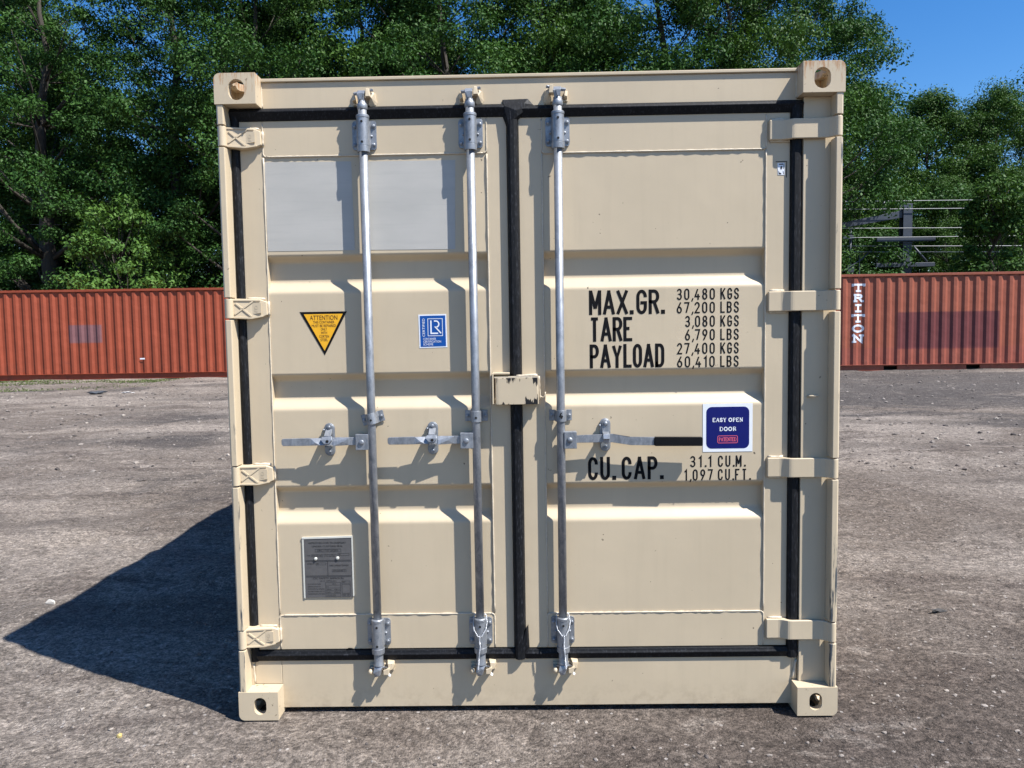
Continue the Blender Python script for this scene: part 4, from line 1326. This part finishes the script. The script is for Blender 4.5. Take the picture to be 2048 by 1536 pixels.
# ---------------------------------------------------------------- seal wires hanging on the two right rods
def seal_wire(rod_ax, dx, label):
    x = rod_ax(0.4)
    base = Vector((x, RYY, .30))
    o = empty('seal_wire', base)
    mb = MB()
    def twist(path, r, turns):
        P = [Vector(p) - base for p in path]
        # resample
        Ls = [0]
        for a, b in zip(P, P[1:]): Ls.append(Ls[-1] + (b - a).length)
        n = max(20, int(Ls[-1] / .0022))
        for ph in (0, math.pi):
            pts = []
            for i in range(n + 1):
                s = Ls[-1] * i / n
                k = max(j for j in range(len(Ls)) if Ls[j] <= s + 1e-9)
                k = min(k, len(P) - 2)
                t = (s - Ls[k]) / max(Ls[k + 1] - Ls[k], 1e-9)
                p = P[k].lerp(P[k + 1], t)
                d = (P[k + 1] - P[k]).normalized()
                a = d.cross(Vector((0, 1, 0))); a = a.normalized() if a.length > .01 else Vector((1, 0, 0))
                b = d.cross(a)
                w = ph + 2 * math.pi * turns * i / n
                pts.append(p + (a * math.cos(w) + b * math.sin(w)) * r * 1.0)
            mb.tube(pts, r, 6)
    loop = [(x - .006 + dx * .2, .010, .336), (x - .024, .018, .362), (x - .0285, .034, .385), (x - .024, .056, .413), (x, .064, .418), (x + .024, .056, .414), (x + .0285, .034, .390), (x + .024, .018, .368), (x + .006 + dx * .2, .010, .336)]
    twist(loop, .0014, 22)
    tail = [(x + dx * .25, .0095, .340), (x + dx * .4, .011, .318), (x + dx * .1, .0105, .296), (x + dx * .6, .011, .268), (x + dx * .9, .018, .246), (x + dx * 1.1, .015, .220), (x + dx * 1.4, .014, .196)]
    twist(tail, .0019, 14)
    mb.build('wire_strand', M['wire'], o)
    tag(o, label, 'wire', 'twisted wires looped around the lock rods')
seal_wire(rods[1][1], -.008, 'twisted wire looped around the foot of the middle lock rod')
seal_wire(rods[2][1], .006, 'twisted wire looped around the foot of the rightmost lock rod')

# ================================================================ RED CONTAINERS
def red_container(L, p, depth, x0, y0, yaw, z0, mat, label, forks=False, text=None):
    o = empty('shipping_container', (x0, y0, z0), yaw)
    tag(o, label, 'shipping container')
    D = 2.438
    for sy in (0, 1):
        mb = MB()
        prof = corr_profile(L - 0.16, p, depth)
        f = (lambda d: 0.018 + d) if sy == 0 else (lambda d: D - 0.018 - d)
        # wall with pressed ends below the top rail and above the bottom rail
        ln = [(0.08 + x, f(d)) for x, d in prof]
        top = [(0.08 + x, f(depth)) for x, d in prof]
        n = len(ln)
        vv = [(a, b, .1745) for a, b in ln] + [(a, b, H - .115) for a, b in ln] + [(a, b, H - .062) for a, b in top]
        fs = []
        for i in range(n - 1):
            fs.append((i, i + 1, n + i + 1, n + i)); fs.append((n + i, n + i + 1, 2 * n + i + 1, 2 * n + i))
        mb.add(vv, fs)
        mb.build('side_wall', mat, o, recalc=False)
        mb = MB()
        y1 = (0.0, 0.06) if sy == 0 else (D - .06, D)
        mb.box(.178, L - .178, y1[0], y1[1], H - .075, H - .012)
        mb.build('top_rail', mat, o, .004)
        mb = MB()
        y1 = (0.056, 0.10) if sy == 0 else (D - .10, D - .056)
        segs = [(.178, L - .178)]
        if forks:
            c = L / 2
            a = [c - 1.08 - .18, c - 1.08 + .18, c + 1.08 - .18, c + 1.08 + .18]
            segs = [(.178, a[0]), (a[1], a[2]), (a[3], L - .178)]
            for q in ((a[0], a[1]), (a[2], a[3])): mb.box(q[0], q[1], y1[0] + .001, y1[1], .135, .164)
        for a_, b_ in segs: mb.box(a_, b_, y1[0], y1[1], .012, .164)
        yy = (.002, .1005) if sy == 0 else (D - .1005, D - .002)
        mb.box(.178, L - .178, yy[0], yy[1], .1642, .174)
        yy = (.030, .0555) if sy == 0 else (D - .0555, D - .030)
        for a_, b_ in segs: mb.box(a_, b_, yy[0], yy[1], .0115, .020)
        mb.build('bottom_rail', mat, o, .003)
    MB().box(.2, L - .2, .3, D - .3, .02, .14).build('underframe_shade', M['dark'], o)  # near-black box set back, colours in the shade behind the fork pockets
    mb = MB()
    mb.strip([(0.1 + x, H - .004 - d) for x, d in corr_profile(L - 0.2, .21, .022, .3)], 0.03, D - .03, 'y')
    mb.build('roof', mat, o, recalc=False)
    for ex in (0, 1):
        mb = MB()
        mb.strip([(0.03 + d if ex == 0 else L - .03 - d, 0.1 + x) for x, d in corr_profile(D - 0.2, .25, .04)], .1, H - .06, 'z')
        mb.build('end_wall', mat, o)
        for sy in (0, 1):
            xa = .002 if ex == 0 else L - .082
            ya = .006 if sy == 0 else D - .106
            MB().box(xa, xa + .08, ya, ya + .1, CH, H - CH).build('corner_post', mat, o, .006)
            for top in (0, 1):
                xa2 = 0 if ex == 0 else L - .178
                ya2 = 0 if sy == 0 else D - .162
                za = H - CH if top else 0
                cb = MB().box(xa2, xa2 + .178, ya2, ya2 + .162, za, za + CH).mesh('c')
                yy = (-.05, .05) if sy == 0 else (D - .05, D + .05)
                h = MB().prism(stadium(xa2 + .09, za + .059, .03, .042), yy[0], yy[1], 'y').mesh('h')
                add_mesh('corner_casting', boolean_mesh(cb, [h], mat, 'corner_casting'), o, bevel=.006)
    return o

RED_L = (0.255, 0.054, 0.025)
RED_R = (0.265, 0.076, 0.044)
mL = red_paint('red_oxide_paint', RED_L, [(5.46, 6.40, 1.06, 1.57, (0.135, 0.085, 0.10), .72)], (0.28, 0.07, 0.038))
mR = red_paint('faded_red_paint', RED_R, [(2.09, 4.74, 0.58, 1.56, (0.095, 0.024, 0.032), .78), (-1, 7, 0.15, .62, (0.24, 0.06, 0.05), .35)], (0.30, 0.11, 0.072))
yawL = math.radians(2.0)
redL = red_container(12.192, 0.2585, .036, -18.50, 18.66, yawL, 0.395, mL, 'brick red corrugated container with a small purplish patch, behind the beige container to the left')
yawR = math.radians(-1.3)
redR = red_container(6.058, 0.2885, .036, 7.84, 17.62, yawR, 0.375, mR, 'faded red corrugated container with white upright lettering, behind the beige container to the right', True)
# white letters painted down the corrugation
mb = MB()
TS = .058
slab = {
 'T': (.34, [[(0, .72), (0, 1), (1, 1), (1, .72)], [(.5, 1), (.5, 0)], [(.24, 0), (.76, 0)]]),
 'R': (.30, [[(.16, 0), (.16, 1)], [(-.02, 1), (.6, 1)] + arc(.6, .77, .26, .23, 90, -90, 8) + [(.16, .54)], [(.56, .54), (.86, .0), (1.06, 0)], [(-.04, 0), (.38, 0)]]),
 'I': (.30, [[(.5, 0), (.5, 1)], [(.14, 1), (.86, 1)], [(.14, 0), (.86, 0)]]),
 'O': (.31, [arc(.5, .5, .5, .5, 0, 360, 22)]),
 'N': (.34, [[(.16, 0), (.16, 1), (.84, 0), (.84, 1)], [(-.03, 0), (.35, 0)], [(.62, 1), (1.03, 1)], [(-.02, 1), (.16, 1)]]),
}
zt = 2.335
xl = 1.065
for ch in 'TRITON':
    w, sts = slab[ch]
    hh = .225
    yy = [0.0]
    for stk in sts:
        path = [(xl - w / 2 + TS * .4 + px * (w - TS * .8), zt - hh + TS / 2 + pz * (hh - TS)) for px, pz in stk]
        ribbon(mb, path, TS * .92, lambda u, v_, k=yy: (u, k[0], v_))
        yy[0] -= .0009
    zt -= .269
me = mb.mesh('white_lettering', recalc=False, merge=0)
bm = bmesh.new(); bm.from_mesh(me)
p_, dep = .2885, .036
for k in range(0, 8):
    for fr in (0, .26, .5, .76):
        xx = .08 + (k + fr) * p_
        if .8 < xx < 1.35:
            bmesh.ops.bisect_plane(bm, geom=bm.verts[:] + bm.edges[:] + bm.faces[:], plane_co=(xx, 0, 0), plane_no=(1, 0, 0))
for v in bm.verts: v.co.y += .018 + corr_d(v.co.x - .08, p_, dep) - .004
bm.to_mesh(me); bm.free()
me.materials.append(M['white'])
link(bpy.data.objects.new('white_lettering', me), redR)
mb = MB(); rect(mb, .40, .43, 1.97, 2.09, .014); mb.build('white_mark', M['white'], redR)
mb = MB(); rect(mb, 7.46, 7.60, .56, .60, .014); mb.build('white_mark', M['white'], redL)

# ================================================================ TREES
def leaf_quads(P, Nn, size, rs, droop=0.5):
    n = len(P)
    r = rs.normal(size=(n, 3)); r[:, 2] -= droop
    t = r - (r * Nn).sum(1, keepdims=True) * Nn
    t /= np.linalg.norm(t, axis=1, keepdims=True) + 1e-9
    s = np.cross(Nn, t)
    L = (size * rs.uniform(.7, 1.35, n))[:, None]; Wd = L * rs.uniform(.42, .62, n)[:, None]
    up = Nn * (Wd * .22)
    v = np.stack([P - t * L * .5, P + s * Wd * .5 + up - t * L * .06, P + t * L * .55, P - s * Wd * .5 + up - t * L * .06], 1)
    return v.reshape(-1, 3)

def leaf_mesh(name, P, Nn, size, rs, mat, droop=.5):
    v = leaf_quads(P, Nn, size, rs, droop)
    q = np.arange(len(v)).reshape(-1, 4)
    me = bpy.data.meshes.new(name)
    me.vertices.add(len(v)); me.vertices.foreach_set('co', v.astype(np.float32).ravel())
    me.loops.add(len(v)); me.loops.foreach_set('vertex_index', q.astype(np.int32).ravel())
    me.polygons.add(len(q)); me.polygons.foreach_set('loop_start', (np.arange(len(q)) * 4).astype(np.int32))
    me.update(calc_edges=True)
    me.materials.append(mat)
    return me

def clump_leaves(C, R, per, rs, flat=.62):
    """leaf points and normals for clumps at C with radii R"""
    k = len(C)
    idx = np.repeat(np.arange(k), per)
    d = rs.normal(size=(len(idx), 3)); d /= np.linalg.norm(d, axis=1, keepdims=True)
    rad = rs.uniform(0.05, 1, len(idx)) ** .45
    P = C[idx] + d * (R[idx] * rad)[:, None] * np.array([1, 1, flat])
    # lumpy surface: sprays
    P += rs.normal(size=P.shape) * .05
    Nn = d * .75 + rs.normal(size=d.shape) * .55 + np.array([0, 0, .45])
    Nn /= np.linalg.norm(Nn, axis=1, keepdims=True)
    return P, Nn

def make_tree(seed, h, rad, base, clumps, per, leafsize, mat, name='deciduous_tree', shape=1.0, rmin=.42, rmax=1.05):
    rs = np.random.RandomState(seed)
    root = empty(name)
    # clump centres through an uneven crown
    C = []
    lobes = [(rs.uniform(0, 2 * np.pi), rs.uniform(.55, 1), rs.uniform(0.15, 1)) for _ in range(7)]
    while len(C) < clumps:
        u = rs.uniform(0, 1); a = rs.uniform(0, 2 * np.pi)
        prof = (np.sin(np.pi * min(1, .12 + .88 * u) ** (.75 * shape))) ** .6
        lob = 1 + .28 * sum(np.exp(-((np.angle(np.exp(1j * (a - la)))) / .5) ** 2 - ((u - lu) / .16) ** 2) * ls for la, ls, lu in lobes) - .12
        r = rad * prof * lob * (rs.uniform(0.12, 1) ** .42)
        C.append((r * np.cos(a), r * np.sin(a), base + u * (h - base)))
    C = np.array(C); C += rs.normal(size=C.shape) * .25
    R = rs.uniform(rmin, rmax, len(C))
    P, Nn = clump_leaves(C, R, per, rs)
    # trunk and limbs
    mb = MB()
    n = 9
    tp = [Vector((rs.normal() * .025 * i, rs.normal() * .025 * i, (h * .86) * i / n)) for i in range(n + 1)]
    r0 = .022 * h
    mb.tube(tp, [r0 * (1.35 if i == 0 else 1) * (1 - i / n * .9) for i in range(n + 1)], 10)
    order = rs.permutation(len(C))[:min(70, len(C))]
    for j in order:
        c = Vector(C[j])
        zt_ = max(base * .7, c.z - rs.uniform(.5, 2.2) - .25 * math.hypot(c.x, c.y))
        k = min(n - 1, max(1, int(zt_ / (h * .86) * n)))
        a = tp[k].lerp(tp[k + 1], .5)
        m1 = a.lerp(c, .45) + Vector((rs.normal() * .15, rs.normal() * .15, -.1 + rs.normal() * .1))
        rr = max(.02, r0 * .32 * (1 - k / n))
        mb.tube([a, m1, c], [rr, rr * .6, .012], 6)
    mb.build('trunk', M['bark'], root)
    me = leaf_mesh('crown', P, Nn, leafsize, rs, mat)
    link(bpy.data.objects.new('crown', me), root)
    return root

TG = 'trees behind the red containers'
protoA = make_tree(11, 16.5, 4.6, 2.0, 300, 370, .112, M['leaf_a'])
protoB = make_tree(23, 15.0, 4.2, 1.5, 280, 360, .110, M['leaf_b'])
protoC = make_tree(37, 17.5, 4.9, 1.8, 300, 340, .115, M['leaf_a'], rmin=.4, rmax=.9)
protoD = make_tree(51, 13.5, 4.4, .8, 300, 340, .112, M['leaf_b'])
placed = {id(p): False for p in (protoA, protoB, protoC, protoD)}
def tree(proto, x, y, s, rz, label, sz=None):
    if not placed[id(proto)]:
        o = proto; placed[id(proto)] = True
    else:
        o = copy_tree(proto)
    o.location = (x, y, base_h(np.array(y)).item() - .05)
    o.scale = (s, s, sz or s)
    o.rotation_euler = (0, 0, rz)
    tag(o, label, 'tree', TG)
spots = [
 (protoC, -18.0, 26.5, 1.00, 2.6, 'tall thin-crowned tree with blue sky showing through it, at the left edge'),
 (protoC, -13.4, 27.5, 1.02, 2.1, 'airy tree with sky gaps, second from the left edge above the brick red container'),
 (protoA, -9.6, 25.2, .98, 1.2, 'dense dark tree above the right part of the brick red container'),
 (protoB, -6.2, 26.2, 1.08, 4.0, 'leafy tree rising over the left top corner of the beige container'),
 (protoA, -2.6, 25.0, 1.00, 3.3, 'dense tree rising above the left door of the beige container'),
 (protoB, 1.2, 26.0, 1.12, 0.7, 'broad tree rising above the middle of the beige container'),
 (protoA, 4.8, 25.0, 1.00, 5.2, 'bushy tree rising above the right door of the beige container'),
 (protoB, 7.4, 25.4, 1.04, 2.6, 'tree with lit leaves over the right top corner of the beige container'),
 (protoA, 12.5, 33.5, 1.17, 0.1, 'tree at the end of the tall row, its crown against open blue sky'),
 (protoD, -16.0, 32.5, .72, 2.9, 'shaded tree in the second row behind the brick red container'),
 (protoD, -20.5, 31.0, 1.0, 1.9, 'low dark tree far left in the second row'),
 (protoB, -23.5, 33.5, 1.20, 5.5, 'tall leafy tree behind the thin-crowned tree in the top left corner'),
 (protoD, -10.5, 31.5, 1.15, .5, 'dark wide tree in the second row left of the beige container'),
 (protoD, -4.5, 32.0, 1.15, 4.4, 'shaded broad tree hidden behind the tall row, left of centre'),
 (protoD, 2.5, 32.0, 1.15, 3.6, 'shaded broad tree hidden behind the tall row, right of centre'),
 (protoB, 14.6, 37.5, .80, 1.0, 'tree just right of the beige container, behind the grey mast'),
 (protoD, 18.4, 40.0, 1.04, 5.0, 'round tree behind the wires, left of the dip in the tree line'),
 (protoD, 22.8, 41.0, 1.02, 2.3, 'round tree under the open sky, behind the right crossarms'),
 (protoB, 26.2, 40.0, .92, .4, 'tall tree behind the wires toward the right edge'),
 (protoA, 30.6, 40.0, .90, 3.0, 'dark tree at the right edge of the photo'),
 (protoD, 12.9, 35.0, .70, 2.0, 'bushy tree between the beige container and the grey mast'),
 (protoD, 20.4, 34.5, .60, 0.9, 'low dark bushy tree behind the right red container'),
 (protoD, 25.0, 34.0, .66, 3.9, 'low bushy tree over the right end of the red container at the right'),
]
for p_, x, y, s, rz, lb in spots: tree(p_, x, y, s, rz, lb)

# bright little maple at the right and a sunlit sapling at the left
o = make_tree(71, 6.9, 1.75, .6, 120, 130, .15, M['leaf_b'], name='young_tree', shape=.6, rmin=.25, rmax=.6)
o.location = (18.6, 27.6, .4); tag(o, 'young leafy tree in front of the wires, its twigs pale at the top', 'tree', TG)
o = make_tree(83, 5.3, 2.0, 1.6, 70, 150, .13, M['leaf_c'], name='young_tree', shape=1.0, rmin=.35, rmax=.7)
o.location = (-13.3, 22.6, .4); tag(o, 'bright green sunlit young tree above the brick red container', 'tree', TG)
o = make_tree(97, 3.1, 1.1, .3, 40, 130, .12, M['leaf_a'], name='bush', shape=1.0, rmin=.3, rmax=.6)
o.location = (13.5, 27.0, .4); tag(o, 'bush on the left side of the grey mast', 'bush')

# dense wood behind: one mass
rs = np.random.RandomState(5)
nb = 1900
cx_ = rs.uniform(-70, 80, nb)
cz_ = rs.uniform(.2, 1, nb) ** .8
hmax = np.where(cx_ < -13, 11.5, np.where(cx_ < 12, 12.5, 14.6 + 1.2 * np.sin(cx_ * .8) + np.clip((cx_ - 26) * .25, 0, 2)))
C = np.stack([cx_, 44 + rs.uniform(-2.5, 5, nb) + np.where(cx_ > 10, 5, 0), cz_ * hmax + .4], -1)
P, Nn = clump_leaves(C, rs.uniform(1.0, 1.9, nb), 150, rs)
me = leaf_mesh('woodland', P, Nn, .26, rs, M['leaf_a'])
tag(link(bpy.data.objects.new('woodland', me)), kind='stuff')
# shaded undergrowth between the trunks
nb = 420
ux = rs.uniform(-26, 32, nb)
C = np.stack([ux, rs.uniform(27.5, 35, nb), rs.uniform(.5, 1, nb) * np.where(ux < 0, 2.3, 3.6)], -1)
P, Nn = clump_leaves(C, rs.uniform(.5, 1.1, nb), 120, rs)
me = leaf_mesh('undergrowth', P, Nn, .16, rs, M['leaf_a'])
tag(link(bpy.data.objects.new('undergrowth', me)), kind='stuff')

# ================================================================ RAILWAY MAST AND WIRES
YM = 30.0
mast = tag(empty('overhead_line_mast', (16.2, YM, .4)), 'grey steel mast with crossarms standing behind the right red container', 'mast')
mb = MB()
def hbeam(mb, x, z0, z1, w=.38, d=.36):
    mb.box(x - w / 2, x + w / 2, -d / 2, -d / 2 + .03, z0, z1)
    mb.box(x - w / 2, x + w / 2, d / 2 - .03, d / 2, z0, z1)
    mb.box(x - .015, x + .015, -d / 2 + .031, d / 2 - .031, z0, z1)
hbeam(mb, 0, -.45, 6.28)
mb.box(-.20, .20, -.22, .22, 4.62, 4.69)
mb.build('post', M['mast'], mast, .008)
for zz, xl_, xr_ in ((4.79, -1.33, 1.11), (3.73, -1.33, 1.10)):
    mb = MB()
    mb.box(xl_, -.01 + .2, -.30, -.20, zz - .085, zz + .085) if False else mb.box(xl_, xr_, -.30, -.19, zz - .085, zz + .085)
    mb.build('crossarm', M['mast'], mast, .01)
mb = MB(); mb.tube([(.20, -.24, 4.52), (.80, -.24, 3.84)], .045, 8); mb.tube([(-.15, -.2, 3.84), (-.62, -.22, 4.28)], .03, 8)
mb.build('brace', M['mast'], mast)
mb = MB()
mb.hull([(-.17, -.10, 6.02), (-.17, .10, 6.02), (-.17, -.10, 5.72), (-.17, .10, 5.72), (-3.6, -.08, 5.38), (-3.6, .08, 5.38), (-3.6, -.08, 5.18), (-3.6, .08, 5.18)])
mb.build('bracket_arm', M['mast'], mast, .01)
mb = MB()
mb.lathe(-.93, 0, [(.05, 5.96), (.05, 6.1), (.08, 6.12), (.05, 6.16), (.08, 6.2), (.05, 6.24), (.08, 6.28), (.05, 6.32), (.05, 6.45), (.0, 6.45)], 12)
mb.build('insulator', M['mast'], mast)
mast2 = tag(empty('overhead_line_support', (14.14, 30.6, .4)), 'slim grey support with a short crossarm beside the beige container', 'mast')
mb = MB(); mb.tube([(0, 0, -.4), (0, 0, 5.35)], .055, 10); mb.build('post', M['mast'], mast2)
mb = MB(); mb.box(-1.6, .12, -.14, -.06, 4.92, 5.08); mb.build('crossarm', M['mast'], mast2, .01)
mb = MB(); mb.tube([(-.35, -.1, 3.55), (.45, -.1, 4.05), (.9, -.1, 4.5)], .035, 8); mb.tube([(.35, -.1, 4.25), (.35, -.1, 3.4)], .03, 8); mb.box(-.14, .14, -.1, .1, 3.5, 3.85); mb.build('brace', M['mast'], mast2, .005)
wires = [(30.1, 6.84, 6.79, 'topmost overhead wire, passing above the grey mast'), (29.75, 6.45, 6.38, 'overhead wire second from the top, crossing the mast just below its tip'),
         (29.7, 5.65, 5.56, 'overhead wire halfway between the mast tip and the upper crossarm'), (29.65, 5.27, 5.22, 'overhead wire running along the upper crossarm of the mast'),
         (30.3, 4.97, 4.85, 'overhead wire just under the upper crossarm'), (30.4, 4.73, 4.60, 'lowest overhead wire, near the foot of the diagonal brace')]
for yy, za, zb, lb in wires:
    o = empty('overhead_wire', (16.2, yy, za))
    pts = []
    for i in range(41):
        t = -1 + 2 * i / 40
        xx = t * 46
        sl = (zb - za) / 7.3
        pts.append((xx, 0, sl * min(max(xx, -20), 30) - .02 * 0 + .0004 * xx * xx))
    mb = MB(); mb.tube(pts, .0135, 6)
    mb.build('cable', M['cable'], o)
    tag(o, lb, 'wire', 'overhead wires above the right red container')

# ================================================================ LOOSE THINGS ON THE GROUND
def stone(name, x, y, sx, sy, sz, col, label, cat, seed, rz=0.0, bits=1):
    rs = np.random.RandomState(seed)
    pts = []
    mb = MB()
    for b_ in range(bits):
        pts = []
        off = rs.uniform(-1, 1, 3) * (0 if bits == 1 else 1)
        q = 1 if bits == 1 else rs.uniform(.25, .55)
        for _ in range(26 if bits == 1 else 14):
            d = rs.normal(size=3); d /= np.linalg.norm(d)
            k = rs.uniform(.7, 1.05) * q
            pts.append((d[0] * sx * k + off[0] * sx * .6, d[1] * sy * k + off[1] * sy * .7, d[2] * sz * k + off[2] * sz * .25))
        mb.hull(pts)
    o = mb.build(name, simple('rock_' + str(seed), col, .85, var=.2, scale=40, bmp=.4), None, .004)
    o.location = (x, y, gz(x, y) + sz * .35); o.rotation_euler = (0, 0, rz)
    tag(o, label, cat)
stone('stone', -2.865, 1.405, .038, .034, .022, (.40, .37, .33), 'pale flat stone beside the edge of the container shadow', 'stone', 1)
stone('stone', -1.657, -.106, .014, .013, .011, (.42, .32, .12), 'small yellowish pebble in the bottom left foreground', 'stone', 2)
stone('clod', 2.21, 1.10, .062, .030, .022, (.045, .042, .04), 'dark crumbled clod on the gravel right of the beige container', 'clod', 3, .2, 7)
stone('rubbish', -9.6, 14.0, .30, .13, .07, (.05, .055, .065), 'dark scrap lying on the yard in front of the brick red container', 'debris', 4, .15, 9)
stone('rubbish', -9.05, 14.25, .22, .10, .05, (.35, .33, .32), 'pale scrap next to the dark scrap on the yard', 'debris', 5, -.1, 6)
stone('clod', -7.6, 11.3, .09, .06, .045, (.04, .035, .035), 'small black lump on the yard left of the beige container', 'clod', 6, 0, 4)

# loose gravel
rs = np.random.RandomState(9)
ico = bmesh.new(); bmesh.ops.create_icosphere(ico, subdivisions=1, radius=1)
iv = np.array([v.co[:] for v in ico.verts]); ifc = np.array([[v.index for v in f.verts] for f in ico.faces]); ico.free()
def scatter(n, fn_xy, smin, smax, pw):
    x, y = fn_xy(n)
    s = smin + (smax - smin) * rs.uniform(0, 1, n) ** pw
    return x, y, s
def near(n):
    y = -0.9 + 9.0 * rs.uniform(0, 1, n) ** 1.6
    x = rs.uniform(-1, 1, n) * (2.2 + .72 * (y + 2.0))
    return x, y
def farr(n):
    y = 5 + 12.3 * rs.uniform(0, 1, n)
    x = rs.uniform(-1, 1, n) * (y + 3.0) * .72
    return x, y
gxs, gys, gss = [np.concatenate(a) for a in zip(scatter(9000, near, .0025, .011, 3.0), scatter(130, near, .009, .020, 2.5), scatter(5200, farr, .006, .036, 4.0))]
keep = ~((np.abs(gxs) < 1.24) & (gys > -.01) & (gys < 6.1))
gxs, gys, gss = gxs[keep], gys[keep], gss[keep]
n = len(gxs)
jit = rs.uniform(.7, 1.3, (n, len(iv), 1))
ang = rs.uniform(0, 2 * np.pi, n)
sc = np.stack([gss * rs.uniform(.8, 1.4, n), gss * rs.uniform(.7, 1.1, n), gss * rs.uniform(.45, .8, n)], -1)
V = iv[None] * jit * sc[:, None, :]
ca, sa = np.cos(ang)[:, None], np.sin(ang)[:, None]
V = np.stack([V[..., 0] * ca - V[..., 1] * sa, V[..., 0] * sa + V[..., 1] * ca, V[..., 2]], -1)
V += np.stack([gxs, gys, ground_h(gxs, gys) + gss * .15], -1)[:, None, :]
F = (ifc[None] + (np.arange(n) * len(iv))[:, None, None]).reshape(-1, 3)
me = np_mesh('gravel', V.reshape(-1, 3), F)
me.materials.append(M['stones'])
tag(link(bpy.data.objects.new('gravel', me)), kind='stuff')

# thin grass at the foot of the left red container
n = 22000
gxx = rs.uniform(-19, -9.0, n); gyy = 18.5 - 3.6 * rs.uniform(0, 1, n)
k = np.sin(gxx * 1.7) + np.sin(gxx * .63 + gyy * 1.9) + np.sin(gyy * 3.1 - gxx * .9) + rs.normal(size=n) * .6 - np.clip((gxx + 12.5) * .55, 0, 9)
sel = k > .1
gxx, gyy = gxx[sel], gyy[sel]; n = len(gxx)
hh = rs.uniform(.012, .045, n); a = rs.uniform(0, 2 * np.pi, n); w = .012
bx, by = np.cos(a) * w, np.sin(a) * w
gzv = ground_h(gxx, gyy) - .005
lean = rs.normal(size=(n, 2)) * .03
V = np.stack([np.stack([gxx - bx, gyy - by, gzv], -1), np.stack([gxx + bx, gyy + by, gzv], -1), np.stack([gxx + bx * .3 + lean[:, 0], gyy + by * .3 + lean[:, 1], gzv + hh], -1), np.stack([gxx - bx * .3 + lean[:, 0], gyy - by * .3 + lean[:, 1], gzv + hh], -1)], 1)
me = np_mesh('grass', V.reshape(-1, 3), np.arange(4 * n).reshape(-1, 4))
me.materials.append(M['grass'])
tag(link(bpy.data.objects.new('grass', me)), kind='stuff')
